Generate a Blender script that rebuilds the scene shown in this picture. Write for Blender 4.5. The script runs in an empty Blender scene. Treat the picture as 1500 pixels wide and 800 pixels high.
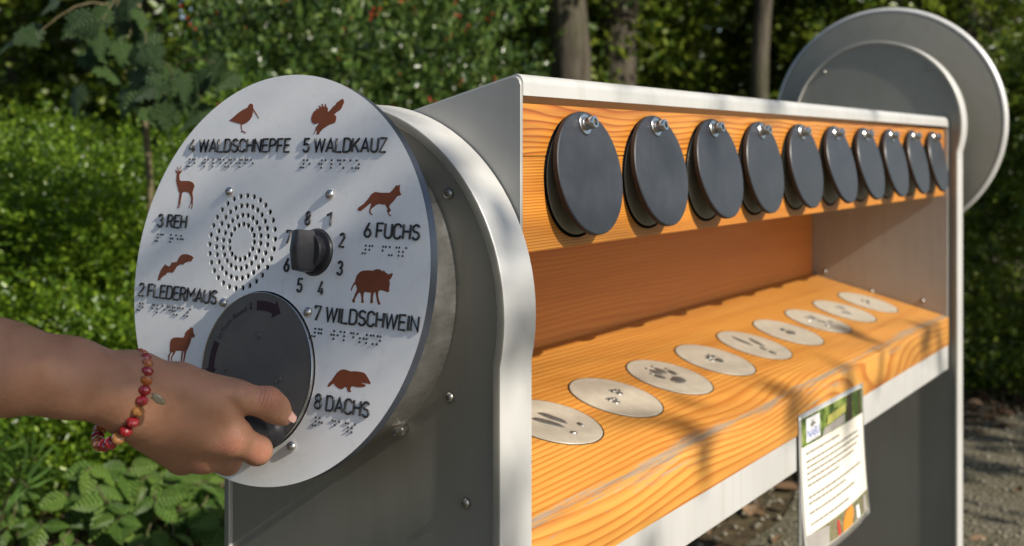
import bpy, bmesh, math, random
import numpy as np
from mathutils import Matrix, Vector
SC = bpy.context.scene
COL = SC.collection
rng = np.random.default_rng(11)
random.seed(5)

# ------------------------------------------------------------------ camera
Z0 = 0.82                                   # height of the sound disc's centre above the ground
F, YAW, Y0 = 1648.66, 0.593302, 220.46      # focal length in photo pixels, heading, horizon row
TILT = 0.16194                              # backward lean of the sound disc
CAM = np.array([-0.70229, -0.73269, 0.10944 + Z0])
cam = bpy.data.cameras.new('camera')
cam_o = bpy.data.objects.new('camera', cam); COL.objects.link(cam_o)
cam.sensor_width = 36.0
cam.lens = F / 1500 * 36
cam.shift_y = -(400 - Y0) / 1500
cam.clip_start = 0.02; cam.clip_end = 500
cam.dof.use_dof = True
cam.dof.focus_distance = 0.97
cam.dof.aperture_fstop = 7.0
cam_o.location = CAM
cam_o.rotation_euler = (math.pi/2, 0, YAW - math.pi/2)
SC.camera = cam_o

# ------------------------------------------------------------------ sky and sun
SUN = Vector((-0.056, -0.815, 0.560)).normalized()     # towards the sun
world = bpy.data.worlds.new('World'); SC.world = world
world.use_nodes = True
wn = world.node_tree.nodes; wn.clear()
sky = wn.new('ShaderNodeTexSky'); sky.sky_type = 'NISHITA'; sky.sun_disc = False
sky.sun_elevation = math.asin(SUN.z); sky.sun_rotation = math.atan2(SUN.x, SUN.y)
bgn = wn.new('ShaderNodeBackground'); bgn.inputs['Strength'].default_value = 0.085
won = wn.new('ShaderNodeOutputWorld')
world.node_tree.links.new(sky.outputs[0], bgn.inputs[0])
world.node_tree.links.new(bgn.outputs[0], won.inputs[0])
sl = bpy.data.lights.new('sun', 'SUN'); sl.energy = 5.0; sl.angle = math.radians(0.53); sl.color = (1.0, 0.92, 0.80)
so = bpy.data.objects.new('sun', sl); COL.objects.link(so)
so.rotation_euler = SUN.to_track_quat('Z', 'Y').to_euler(); so.location = (0, -4, 6)
SC.view_settings.view_transform = 'Standard'; SC.view_settings.look = 'None'
SC.view_settings.gamma = 1.0; SC.view_settings.exposure = 0.58

# ------------------------------------------------------------------ pixel -> place helpers
def ray(p):
    u = (p[0]-750)/F; v = -(p[1]-Y0)/F
    return np.array([math.cos(YAW)+u*math.sin(YAW), math.sin(YAW)-u*math.cos(YAW), v])
def at(px, py, depth):                       # a point at a given distance ahead of the camera
    return CAM + depth*ray((px, py))
def on_x(p, x):
    d = ray(p); return CAM + (x-CAM[0])/d[0]*d
def on_y(p, y):
    d = ray(p); return CAM + (y-CAM[1])/d[1]*d
def on_z(p, z):
    d = ray(p); return CAM + (z-CAM[2])/d[2]*d
DN = np.array([-math.cos(TILT), 0, math.sin(TILT)])
DU = np.array([0, -1.0, 0]); DV = np.array([math.sin(TILT), 0, math.cos(TILT)])
DO = np.array([0, 0, Z0])
DISC_M = Matrix(((DU[0], DV[0], DN[0], 0), (DU[1], DV[1], DN[1], 0), (DU[2], DV[2], DN[2], Z0), (0, 0, 0, 1)))
def on_disc(p):                              # photo pixel -> (right, up) on the sound disc
    d = ray(p); s = -((CAM-DO) @ DN)/(d @ DN); q = CAM+s*d-DO
    return float(q @ DU), float(q @ DV)

# ------------------------------------------------------------------ scene helpers
def put(name, me, mat=None, parent=None, M=None):
    o = bpy.data.objects.new(name, me); COL.objects.link(o)
    if mat is not None and len(me.materials) == 0: me.materials.append(mat)
    if M is not None: o.matrix_world = M
    if parent is not None:
        o.parent = parent
        o.matrix_parent_inverse = PINV[parent.name]
    PINV[o.name] = (M.inverted() if M is not None else Matrix())
    return o
PINV = {}
def thing(name, label, cat, loc=(0, 0, 0), group=None):
    o = bpy.data.objects.new(name, None); COL.objects.link(o); o.location = loc
    o.empty_display_size = .05
    o['label'] = label; o['category'] = cat
    if group: o['group'] = group
    PINV[o.name] = Matrix.Translation(loc).inverted()
    return o
def tag(o, label, cat, group=None):
    o['label'] = label; o['category'] = cat
    if group: o['group'] = group
    return o
def mesh(name, v, f, smooth=False):
    me = bpy.data.meshes.new(name); me.from_pydata([tuple(map(float, a)) for a in v], [], [tuple(map(int, a)) for a in f])
    if smooth: me.polygons.foreach_set('use_smooth', [True]*len(me.polygons))
    me.update(); return me
def fastmesh(name, V, Fq, smooth=False, mats=None):   # big meshes from numpy arrays (equal-size faces)
    me = bpy.data.meshes.new(name); n, k = Fq.shape
    me.vertices.add(len(V)); me.vertices.foreach_set('co', np.ascontiguousarray(V, dtype=np.float32).ravel())
    me.loops.add(n*k); me.loops.foreach_set('vertex_index', np.ascontiguousarray(Fq, dtype=np.int32).ravel())
    me.polygons.add(n); me.polygons.foreach_set('loop_start', np.arange(0, n*k, k, dtype=np.int32))
    if smooth: me.polygons.foreach_set('use_smooth', np.ones(n, bool))
    me.update(calc_edges=True); me.validate(); return me
def bm_mesh(name, bm, smooth=False, ang=35, flat=1e9):
    bmesh.ops.recalc_face_normals(bm, faces=bm.faces)
    if smooth:
        for f in bm.faces: f.smooth = f.calc_area() < flat and len(f.verts) < 6
        for e in bm.edges:
            if len(e.link_faces) == 2 and e.calc_face_angle(0) > math.radians(ang): e.smooth = False
    me = bpy.data.meshes.new(name); bm.to_mesh(me); bm.free(); return me
def box(name, x0, x1, y0, y1, z0, z1, bev=.0015, seg=2):
    bm = bmesh.new(); bmesh.ops.create_cube(bm, size=1)
    for v in bm.verts: v.co = Vector(((x0+x1)/2+v.co.x*(x1-x0), (y0+y1)/2+v.co.y*(y1-y0), (z0+z1)/2+v.co.z*(z1-z0)))
    if bev: bmesh.ops.bevel(bm, geom=list(bm.edges), offset=bev, segments=seg, affect='EDGES', profile=.5)
    return bm_mesh(name, bm, True, 35, 6e-4)
def prism(name, pts, x0, x1, bev=.001):     # profile of (y, z) points, swept from x0 to x1
    bm = bmesh.new(); n = len(pts)
    a = [bm.verts.new((x0, p[0], p[1])) for p in pts]; b = [bm.verts.new((x1, p[0], p[1])) for p in pts]
    fa = bm.faces.new(a); fb = bm.faces.new(b[::-1])
    for i in range(n): bm.faces.new((a[i], b[i], b[(i+1) % n], a[(i+1) % n]))
    if bev:
        ed = [e for e in bm.edges if (fa in e.link_faces) or (fb in e.link_faces)]
        bmesh.ops.bevel(bm, geom=ed, offset=bev, segments=2, affect='EDGES', profile=.5)
    return bm_mesh(name, bm, True, 35, 6e-4)
def lathe(name, prof, seg=48, ang=35):      # (radius, height) profile about z
    bm = bmesh.new(); rings = []
    for r, h in prof:
        if r < 1e-6: rings.append([bm.verts.new((0, 0, h))])
        else: rings.append([bm.verts.new((r*math.cos(2*math.pi*i/seg), r*math.sin(2*math.pi*i/seg), h)) for i in range(seg)])
    for A, B in zip(rings, rings[1:]):
        for i in range(seg):
            j = (i+1) % seg
            if len(A) == 1 and len(B) == 1: continue
            if len(A) == 1: bm.faces.new((A[0], B[i], B[j]))
            elif len(B) == 1: bm.faces.new((A[i], A[j], B[0]))
            else: bm.faces.new((A[i], A[j], B[j], B[i]))
    return bm_mesh(name, bm, True, ang)
def axis_m(loc, zdir, xdir=None):
    z = Vector(zdir).normalized(); x = Vector(xdir) if xdir is not None else (Vector((0, 0, 1)) if abs(z.z) < .9 else Vector((1, 0, 0)))
    x = (x - z*x.dot(z)).normalized(); y = z.cross(x)
    return Matrix(((x.x, y.x, z.x, loc[0]), (x.y, y.y, z.y, loc[1]), (x.z, y.z, z.z, loc[2]), (0, 0, 0, 1)))
def curve_mesh(name, loops, depth=0.0, bevel=0.0, cyclic=True, fill=True, res=2, kind='2D'):
    cu = bpy.data.curves.new(name, 'CURVE'); cu.dimensions = kind
    if kind == '2D': cu.fill_mode = 'BOTH' if fill else 'NONE'
    cu.extrude = depth/2 if fill else 0; cu.bevel_depth = bevel; cu.bevel_resolution = res
    if kind == '3D': cu.use_fill_caps = True
    for L in loops:
        s = cu.splines.new('POLY'); s.points.add(len(L)-1); s.use_cyclic_u = cyclic
        for p, q in zip(s.points, L): p.co = (q[0], q[1], q[2] if len(q) > 2 else 0, 1)
    o = bpy.data.objects.new(name, cu); COL.objects.link(o)
    dg = bpy.context.evaluated_depsgraph_get(); dg.update()
    me = bpy.data.meshes.new_from_object(o.evaluated_get(dg))
    bpy.data.objects.remove(o); bpy.data.curves.remove(cu); me.name = name
    return me
def join_meshes(name, parts):                # list of (mesh, matrix)
    bm = bmesh.new()
    for me, M in parts:
        n = len(bm.verts); bm.from_mesh(me); bm.verts.ensure_lookup_table()
        for v in bm.verts[n:]: v.co = M @ v.co
    me = bpy.data.meshes.new(name); bm.to_mesh(me); bm.free(); return me
def circ(cx, cy, r, n=48, a0=0): return [(cx+r*math.cos(a0+2*math.pi*i/n), cy+r*math.sin(a0+2*math.pi*i/n)) for i in range(n)]

# ------------------------------------------------------------------ materials
class NT:
    def __init__(s, name):
        s.m = bpy.data.materials.new(name); s.m.use_nodes = True; s.t = s.m.node_tree; s.t.nodes.clear()
        s.out = s.n('ShaderNodeOutputMaterial')
    def n(s, typ, **kw):
        x = s.t.nodes.new(typ)
        for k, v in kw.items():
            if k.startswith('i_'):
                key = k[2:].replace('_', ' '); x.inputs[key].default_value = v
            else: setattr(x, k, v)
        return x
    def l(s, a, b): s.t.links.new(a, b)
    def coord(s, scale=(1, 1, 1), which='Object', rot=(0, 0, 0), loc=(0, 0, 0)):
        tc = s.n('ShaderNodeTexCoord'); mp = s.n('ShaderNodeMapping'); s.l(tc.outputs[which], mp.inputs[0])
        mp.inputs['Scale'].default_value = scale; mp.inputs['Rotation'].default_value = rot; mp.inputs['Location'].default_value = loc
        return mp.outputs[0]
    def noise(s, vec, scale=5, detail=3, rough=.5, dist=0):
        x = s.n('ShaderNodeTexNoise'); x.inputs['Scale'].default_value = scale; x.inputs['Detail'].default_value = detail
        x.inputs['Roughness'].default_value = rough; x.inputs['Distortion'].default_value = dist
        if vec is not None: s.l(vec, x.inputs['Vector'])
        return x.outputs['Fac']
    def ramp(s, fac, stops, interp='LINEAR'):
        r = s.n('ShaderNodeValToRGB'); r.color_ramp.interpolation = interp; e = r.color_ramp.elements
        while len(e) < len(stops): e.new(.5)
        for el, (p, c) in zip(e, stops):
            el.position = p; el.color = (*c, 1) if len(c) == 3 else c
        s.l(fac, r.inputs[0]); return r.outputs[0]
    def math(s, op, a, b=None, c=None):
        x = s.n('ShaderNodeMath', operation=op)
        for i, q in enumerate((a, b, c)):
            if q is None: continue
            if isinstance(q, (int, float)): x.inputs[i].default_value = q
            else: s.l(q, x.inputs[i])
        return x.outputs[0]
    def mix(s, fac, a, b, mode='MIX'):
        x = s.n('ShaderNodeMix', data_type='RGBA', blend_type=mode)
        for sock, q in ((x.inputs[0], fac), (x.inputs[6], a), (x.inputs[7], b)):
            if isinstance(q, (int, float)): sock.default_value = q
            elif isinstance(q, tuple): sock.default_value = (*q, 1)
            else: s.l(q, sock)
        return x.outputs[2]
    def bump(s, h, strength=.2, dist=.001):
        b = s.n('ShaderNodeBump'); b.inputs['Strength'].default_value = strength; b.inputs['Distance'].default_value = dist
        s.l(h, b.inputs['Height']); return b.outputs[0]
    def principled(s, col=(.5, .5, .5), rough=.5, metal=0, spec=.5, coat=0, normal=None, **kw):
        p = s.n('ShaderNodeBsdfPrincipled')
        for k, q in (('Base Color', col), ('Roughness', rough), ('Metallic', metal), ('Specular IOR Level', spec), ('Coat Weight', coat)):
            if isinstance(q, tuple): p.inputs[k].default_value = (*q, 1)
            elif isinstance(q, (int, float)): p.inputs[k].default_value = q
            else: s.l(q, p.inputs[k])
        for k, q in kw.items():
            p.inputs[k.replace('_', ' ')].default_value = q
        if normal is not None: s.l(normal, p.inputs['Normal'])
        s.l(p.outputs[0], s.out.inputs[0]); return p

def plain(name, col, rough=.5, metal=0, spec=.5, var=.12, vscale=30, bump=.0, bscale=400, coat=0):
    t = NT(name); v = t.coord(); nz = t.noise(v, vscale, 4, .6)
    c = t.ramp(nz, [(.25, tuple(x*(1-var) for x in col)), (.75, tuple(min(1, x*(1+var)) for x in col))])
    r = t.math('MULTIPLY_ADD', t.noise(v, vscale*2.3, 3), .25*rough, rough*.88)
    nrm = t.bump(t.noise(v, bscale, 2), bump, .0006) if bump else None
    t.principled(c, r, metal, spec, coat, nrm); return t.m

def steel_mat(name, col, rough, metal):      # blasted, powder-grey steel sheet
    t = NT(name); v = t.coord()
    cloud = t.noise(v, 6, 4, .6); fine = t.noise(v, 900, 2, .5)
    streak = t.noise(t.coord((14, 14, 1.3)), 3, 4, .6)
    c = t.ramp(cloud, [(.2, tuple(x*.9 for x in col)), (.8, tuple(x*1.08 for x in col))])
    c = t.mix(t.math('MULTIPLY', t.ramp(streak, [(.50, (0, 0, 0)), (.75, (1, 1, 1))]), .34), c, (col[0]*.70, col[1]*.68, col[2]*.60))
    c = t.mix(t.math('MULTIPLY', t.ramp(t.noise(v, 120, 3, .7), [(.66, (0, 0, 0)), (.74, (1, 1, 1))]), .12), c, tuple(x*1.3 for x in col))
    r = t.math('MULTIPLY_ADD', cloud, .16, rough-.08)
    t.principled(c, r, metal, .5, 0, t.bump(fine, .12, .0004)); return t.m
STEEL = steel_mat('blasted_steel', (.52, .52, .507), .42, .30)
STEEL_SHADE = steel_mat('blasted_steel_shaded', (.225, .215, .180), .50, .22)  # same steel as the bars, darkened so shade sits in the colour
STEEL_HALF = steel_mat('blasted_steel_half_shaded', (.36, .355, .335), .48, .30)  # same sheet again, toned down to paint the end plates' shade
def drum_mat():
    t = NT('scuffed_steel'); v = t.coord(); b = t.noise(t.coord((1, 1, 1)), 60, 5, .75)
    sc = t.noise(t.coord((40, 260, 260)), 1, 4, .7)
    c = t.ramp(b, [(.3, (.33, .32, .30)), (.7, (.56, .55, .52))])
    c = t.mix(.35, c, t.ramp(sc, [(.3, (.3, .29, .27)), (.7, (.62, .61, .58))]))
    t.principled(c, t.math('MULTIPLY_ADD', b, .3, .26), .85, .5, 0, t.bump(sc, .12, .0005)); return t.m
DRUM = drum_mat()
def face_mat():
    t = NT('pale_aluminium_face'); v = t.coord()
    cl = t.noise(v, 14, 4, .6); dirt = t.noise(v, 70, 5, .7)
    c = t.ramp(cl, [(.3, (.78, .78, .775)), (.7, (.86, .86, .855))])
    c = t.mix(t.math('MULTIPLY', t.ramp(dirt, [(.54, (0, 0, 0)), (.75, (1, 1, 1))]), .34), c, (.56, .545, .50))
    spk = t.ramp(t.noise(v, 420, 2, .5), [(.70, (0, 0, 0)), (.76, (1, 1, 1))])
    c = t.mix(t.math('MULTIPLY', spk, .18), c, (.4, .38, .34))
    t.principled(c, t.math('MULTIPLY_ADD', cl, .2, .38), .08, .5, 0, t.bump(t.noise(v, 1500, 2), .05, .0003)); return t.m
FACE = face_mat()
EDGE = plain('anodised_edge', (.10, .115, .15), .35, .6)
RUST = plain('rust_red_enamel', (.20, .052, .018), .55, 0, .35, .14, 90, .06)
INK = plain('black_enamel', (.020, .020, .021), .38, 0, .5, .2, 300)
BLACK = plain('black_plastic', (.022, .022, .026), .33, 0, .5, .3, 150, .08, 900)
VOID = plain('black_cavity', (.004, .004, .004), .9, 0, .1)
CRANK = plain('dark_bronze_plate', (.125, .114, .102), .52, .20, .5, .12, 40, .04)
PLUM = plain('plum_print', (.030, .010, .018), .5, 0, .3)
CHROME = plain('stainless_bolt', (.62, .60, .57), .22, 1.0, .5, .1, 200)
def flap_mat():
    t = NT('slate_laminate'); v = t.coord(); oi = t.n('ShaderNodeObjectInfo')
    cl = t.noise(v, 24, 5, .65); st_ = t.noise(t.coord((90, 7, 90), rot=(0, 0, .5)), 1.0, 4, .7); du = t.noise(v, 210, 4, .7)
    c = t.ramp(cl, [(.3, (.016, .018, .024)), (.7, (.032, .036, .046))])
    c = t.mix(t.math('MULTIPLY', t.ramp(st_, [(.55, (0, 0, 0)), (.75, (1, 1, 1))]), .5), c, (.060, .064, .074))
    c = t.mix(t.math('MULTIPLY', t.ramp(du, [(.62, (0, 0, 0)), (.72, (1, 1, 1))]), .25), c, (.11, .105, .095))
    c = t.mix(t.math('MULTIPLY', oi.outputs['Random'], .35), c, (.020, .022, .026))
    t.principled(c, t.math('MULTIPLY_ADD', cl, .35, .24), 0, .5, 0, t.bump(st_, .05, .0004)); return t.m
FLAP = flap_mat()
FLAPE = plain('brown_laminate_edge', (.034, .025, .020), .7, 0, .25, .25, 200)
BEIGE = plain('beige_backing_plate', (.30, .27, .20), .5, .2, .4, .1, 60)
CAST = plain('cast_track_metal', (.46, .42, .34), .36, .15, .5, .14, 45, .1, 300)
TRACK = plain('grey_track_relief', (.18, .18, .17), .30, .6, .5, .35, 160, .15, 500)

def wood_mat(name, vec, spacing, warp, nscale, light, mid, dark, knots=0, wear=None, seed=0.0):
    t = NT(name); v = t.coord(loc=(seed, seed*.7, seed*.3))
    d = t.n('ShaderNodeVectorMath', operation='DOT_PRODUCT'); t.l(v, d.inputs[0]); d.inputs[1].default_value = tuple(x/spacing for x in vec)
    low = t.noise(t.coord(nscale, loc=(seed, seed, seed)), 1, 3, .45, .3)
    ph = t.math('MULTIPLY_ADD', low, warp, d.outputs['Value'])
    if knots:
        vo = t.n('ShaderNodeTexVoronoi'); t.l(t.coord((1.5, 5.5, 5.5), loc=(seed*2, .37, 0)), vo.inputs['Vector']); vo.inputs['Scale'].default_value = 1.0
        kd = t.n('ShaderNodeMapRange', interpolation_type='SMOOTHSTEP'); t.l(vo.outputs['Distance'], kd.inputs[0])
        kd.inputs[1].default_value = 0; kd.inputs[2].default_value = .45; kd.inputs[3].default_value = 1; kd.inputs[4].default_value = 0
        ph = t.math('MULTIPLY_ADD', kd.outputs[0], knots, ph)
    fr = t.math('FRACT', ph)
    c = t.ramp(fr, [(0, light), (.40, light), (.66, mid), (.84, dark), (.95, dark), (1, light)])
    cl = t.noise(t.coord((.9, 9, 9)), 1, 3, .5)
    c = t.mix(t.ramp(cl, [(.40, (0, 0, 0)), (.75, (.40, .40, .40))]), c, mid)
    sk = t.noise(t.coord((1.6, 55, 55), loc=(seed, 0, seed)), 1, 4, .65)
    c = t.mix(t.ramp(sk, [(.42, (0, 0, 0)), (.72, (.62, .62, .62))]), c, dark)
    c = t.mix(t.ramp(t.noise(t.coord((2.4, 20, 20), loc=(0, seed, 0)), 1, 4, .6), [(.52, (0, 0, 0)), (.80, (.35, .35, .35))]), c, (min(1, light[0]*1.10), light[1]*1.22, light[2]*1.5))
    fib = t.noise(t.coord((9, 420, 420)), 1, 3, .6)
    c = t.mix(.15, c, t.ramp(fib, [(.3, tuple(x*.55 for x in light)), (.7, tuple(min(1, x*1.25) for x in light))]))
    if knots:
        kk = t.n('ShaderNodeMapRange'); t.l(vo.outputs['Distance'], kk.inputs[0])
        kk.inputs[1].default_value = .03; kk.inputs[2].default_value = .13; kk.inputs[3].default_value = .75; kk.inputs[4].default_value = 0
        c = t.mix(kk.outputs[0], c, tuple(x*.75 for x in dark))
    rough = .40
    if wear is not None:                     # grey weathered strip along the front edge
        sx = t.n('ShaderNodeSeparateXYZ'); t.l(t.coord(), sx.inputs[0])
        dist = t.math('ABSOLUTE', t.math('SUBTRACT', sx.outputs[1], wear))
        wn_ = t.noise(t.coord((3.2, 70, 70)), 1, 7, .82)
        wv = t.math('SUBTRACT', t.math('MULTIPLY_ADD', wn_, .085, -.0365), dist)
        wm = t.n('ShaderNodeMapRange'); t.l(wv, wm.inputs[0]); wm.inputs[1].default_value = 0; wm.inputs[2].default_value = .004
        c = t.mix(t.math('MULTIPLY', wm.outputs[0], .8), c, t.ramp(fib, [(.3, (.16, .14, .10)), (.7, (.34, .31, .25))]))
    p = t.principled(c, rough, 0, .5, .25, t.bump(t.math('MULTIPLY_ADD', fr, .25, fib), .10, .0005))
    p.inputs['Coat Roughness'].default_value = .25
    return t.m
LT, MD, DK = (.53, .235, .036), (.50, .19, .030), (.27, .062, .010)
W_TOP = wood_mat('larch_flat_sawn', (0, 0, 1), .0062, 8.0, (2.6, 4, 13), LT, (.44, .13, .014), (.17, .028, .004), seed=.3)
W_LOW = wood_mat('larch_rift_sawn', (0, 0, 1), .0027, 2.2, (1.1, 3, 9), LT, (.45, .155, .020), (.24, .055, .008), seed=1.1)
W_BACK = wood_mat('larch_back_board', (0, 0, 1), .0068, 9.0, (1.0, 4, 8), (.54, .20, .032), (.50, .165, .023), (.42, .115, .015), seed=2.3)
W_SHELF = wood_mat('larch_shelf_board', (0, 1, .4), .0085, 5.0, (.8, 6, 6), (.58, .285, .060), (.50, .205, .033), (.37, .115, .016), knots=4.0, wear=-.136, seed=3.7)

# ------------------------------------------------------------------ the station
H = Z0
ST = thing('animal_discovery_station', 'grey steel and larch animal track and sound station with a round dial', 'exhibit stand', (.9, -.03, 0))
YC = -.187                                    # front plane of the cabinet
XA, XB = .120, 1.694                          # its two ends
def arch_outline(cy, cz, r, yf, yb, n=56, zb=0.0, off=0.0):
    r = r-off; yf = yf+off; yb = yb-off
    a0 = math.asin(max(-1, min(1, -(math.sqrt(max(0, r*r-(yf-cy)**2)))/r)))   # where the leg meets the ring
    z_f = cz-math.sqrt(max(0, r*r-(yf-cy)**2)); z_b = cz-math.sqrt(max(0, r*r-(yb-cy)**2))
    af = math.atan2(z_f-cz, yf-cy); ab = math.atan2(z_b-cz, yb-cy)
    af = af % (2*math.pi); ab = ab if ab < af else ab-2*math.pi
    pts = [(yf, zb)]
    for k in range(6): pts.append((yf, zb+(z_f-.02-zb)*(k+1)/6))
    for k in range(n+1):
        a = af+(ab-af)*k/n; pts.append((cy+r*math.cos(a), cz+r*math.sin(a)))
    for k in range(6): pts.append((yb, (z_b-.02)+(zb-(z_b-.02))*k/6))
    pts.append((yb, zb)); return pts
def arch_band(name, args, x0, x1, lip, cham=.0018):   # the bent sheet that runs up, round and down again
    rings = [(x1, 0), (x0+cham*1.0, 0), (x0+cham*.3, cham*.35), (x0, cham), (x0, lip-cham*.4), (x0+cham*.4, lip), (x1, lip)]
    P = [arch_outline(*args, off=o) for _, o in rings]
    n = len(P[0]); bm = bmesh.new()
    V = [[bm.verts.new((x, p[0], p[1])) for p in Q] for (x, _), Q in zip(rings, P)]
    m = len(V)
    for i in range(m):
        A, B = V[i], V[(i+1) % m]
        for j in range(n-1): bm.faces.new((A[j], A[j+1], B[j+1], B[j]))
    bm.faces.new([v[0] for v in V]); bm.faces.new([v[-1] for v in V][::-1])
    return bm_mesh(name, bm, True, 40)
near = (-.0195, -.032+H, .185, -.2000, .136)
far = (-.036, .163+H, .178, -.205, .130)
def arch_args(a): return (a[0], a[1], a[2], a[3], a[4])
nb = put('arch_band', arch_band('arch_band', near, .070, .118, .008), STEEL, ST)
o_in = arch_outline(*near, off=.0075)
npn = put('arch_panel', prism('arch_panel', o_in, .0745, .0785, .0), STEEL_SHADE, ST)
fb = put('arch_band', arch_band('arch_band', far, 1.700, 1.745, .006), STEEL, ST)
fpn = put('arch_panel', prism('arch_panel', arch_outline(*far, off=.0055), 1.705, 1.709, .0), STEEL_SHADE, ST)
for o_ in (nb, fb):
    o_.data.materials.append(STEEL_SHADE)
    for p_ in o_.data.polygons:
        if p_.normal.x < -.75: p_.material_index = 1  # outward lips: shade painted on with the darker steel copy
nb['label'] = 'arched pale steel edge band round the sound drum'

# cabinet: end plates, roof with its front fold, channel under the shelf
def roof_z(y): return .177+H-.25*(y-YC)
def end_profile(y1, zlow):
    p = [(YC, zlow), (YC, .177+H-.010)]
    for k in range(1, 6):
        a = k/6*math.radians(76); p.append((YC+.009-.009*math.cos(a), .177+H-.010+.0085*math.sin(a)))
    p += [(YC+.010, roof_z(YC+.010)-.0008), (y1, roof_z(y1)-.0008), (y1, zlow)]
    return p
put('end_plate', prism('end_plate', end_profile(.110, -.335+H), XA, XA+.004, .0008), STEEL_HALF, ST)
fe = put('end_plate', prism('end_plate', end_profile(.110, -.335+H), XB, XB+.004, .0008), STEEL_HALF, ST)
fold = [(YC, .158+H), (YC, .1685+H)]
for k in range(1, 8):
    a = k/7*math.radians(76); fold.append((YC+.009-.009*math.cos(a), .1685+H+.009*math.sin(a)))
fold += [(.106, roof_z(.106)+.0005), (.106, roof_z(.106)-.003), (YC+.006, roof_z(YC+.006)-.004), (YC+.003, .158+H)]
put('roof_sheet', prism('roof_sheet', fold, XA+.0045, XB-.0005, .0), STEEL, ST)
rail = [(-.186, -.336+H), (-.1875, -.3345+H), (-.1875, -.2875+H), (-.1865, -.2862+H), (-.14, -.2752+H), (-.14, -.279+H), (-.183, -.2895+H), (-.183, -.3355+H)]
put('shelf_rail', prism('shelf_rail', rail, XA+.0045, XB-.0005, .0), STEEL, ST)

# larch boards
XW0, XW1 = XA+.0055, XB-.0015
YW = -.180
zj = .104+H
put('upper_plank', box('upper_plank', XW0, XW1, YW, YW+.022, zj+.0004, .1515+H, .0008), W_TOP, ST)
lp = put('upper_plank', box('upper_plank', XW0, XW1, YW+.0002, YW+.022, .0175+H, zj-.0002, .0012), W_LOW, ST)
put('back_board', box('back_board', XW0, XW1, .094, .112, -.20+H, .092+H, .001), W_BACK, ST)
SL = math.atan(.25)
SH_M = Matrix.Translation((.907, (YC-.003+.093)/2, -.228+.25*((.093-.190)/2+.187)+H)) @ Matrix.Rotation(SL, 4, 'X')
half = (.093-YC+.003)/2/math.cos(SL)
bm = bmesh.new(); bmesh.ops.create_cube(bm, size=1)
for v in bm.verts:
    y = -half if v.co.y < 0 else half; z = 0 if v.co.z > 0 else -.056
    if v.co.y < 0 and v.co.z < 0: y -= .056*.25       # front edge plumb
    v.co = Vector((v.co.x*(XW1-XW0), y, z))
bmesh.ops.bevel(bm, geom=list(bm.edges), offset=.002, segments=2, affect='EDGES', profile=.5)
SHELF = put('shelf_board', bm_mesh('shelf_board', bm, True), W_SHELF, ST, SH_M)
SHELF['label'] = 'sloping larch shelf board with a worn grey front edge'

# bolts
def bolt_mesh(r=.0045, h=.004, name='bolt'):
    return lathe(name, [(0, 0), (r*.98, 0), (r, h*.25), (r*.93, h*.55), (r*.72, h*.85), (r*.5, h), (r*.46, h), (r*.40, h*.55), (0, h*.5)], 20, 50)
BOLT = bolt_mesh(); BOLT.materials.append(CHROME)
BOLTL = bolt_mesh(.0050, .004); BOLTL.materials.append(plain('dull_bolt', (.30, .29, .26), .35, .9, .5, .2, 200))
for p, x in (((658, 284), .0745), ((659, 582), .0745), ((683, 737), .0745)):
    put('bolt', BOLTL, None, npn, axis_m(on_x(p, x)+np.array([-.0002, 0, 0]), (-1, 0, 0)))
STUD = lathe('bolt', [(0, 0), (.0055, 0), (.0055, .005), (.0035, .0055), (.0035, .015), (0, .0155)], 16, 40); STUD.materials.append(CHROME)
put('bolt', STUD, None, npn, axis_m(on_x((592, 628), .0744), (-1, 0, 0)))
for p, par in (((1207, 106), fpn), ((1359, 101), fpn)):
    put('bolt', BOLTL, None, par, axis_m(on_x(p, 1.7049), (-1, 0, 0)))
for p in ((1351, 441), (1208, 398), (1276, 427)):
    put('bolt', BOLTL, None, fe, axis_m(on_x(p, XB-.0001), (-1, 0, 0)))

# ten round flaps on the upper boards and the ten track plates below them
FR, FT = .0595, .0062
flap_prof = [(0, 0), (FR-.001, 0), (FR, .001), (FR, FT-.001), (FR-.001, FT), (0, FT)]
fm = lathe('flap', flap_prof, 64, 40); fm.materials.append(FLAP); fm.materials.append(FLAPE)
for pl in fm.polygons:
    r = max(math.hypot(*fm.vertices[i].co[:2]) for i in pl.vertices); rm = min(math.hypot(*fm.vertices[i].co[:2]) for i in pl.vertices)
    if rm > FR-.0012 and abs(pl.normal.z) < .5: pl.material_index = 1
SPACER = lathe('spacer', [(0, 0), (.009, 0), (.009, .0027), (0, .0027)], 20); SPACER.materials.append(BLACK)
WASH = lathe('washer', [(0, 0), (.0105, 0), (.0105, .0010), (.0098, .0016), (0, .0016)], 28, 40); WASH.materials.append(CHROME)
CAPB = lathe('bolt', [(0, 0), (.0066, 0), (.0066, .0010), (.0060, .0012), (.0062, .0100), (.0056, .0108), (.0034, .0108), (.0030, .0060), (0, .0058)], 20, 40); CAPB.materials.append(CHROME)
PLATE = lathe('backing_plate', [(0, 0), (.0565, 0), (.0565, .0014), (.0560, .0019), (0, .0019)], 56, 40); PLATE.materials.append(BEIGE)
GAP_RING = lathe('plate_gap_ring', [(.0560, 0), (.0596, 0), (.0596, .0010), (.0560, .0010)], 56, 40); GAP_RING.materials.append(VOID)  # black ring standing in for the dark gap round the plate
FX = [.229+.150*i for i in range(10)]
frnd = random.Random(3)
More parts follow.
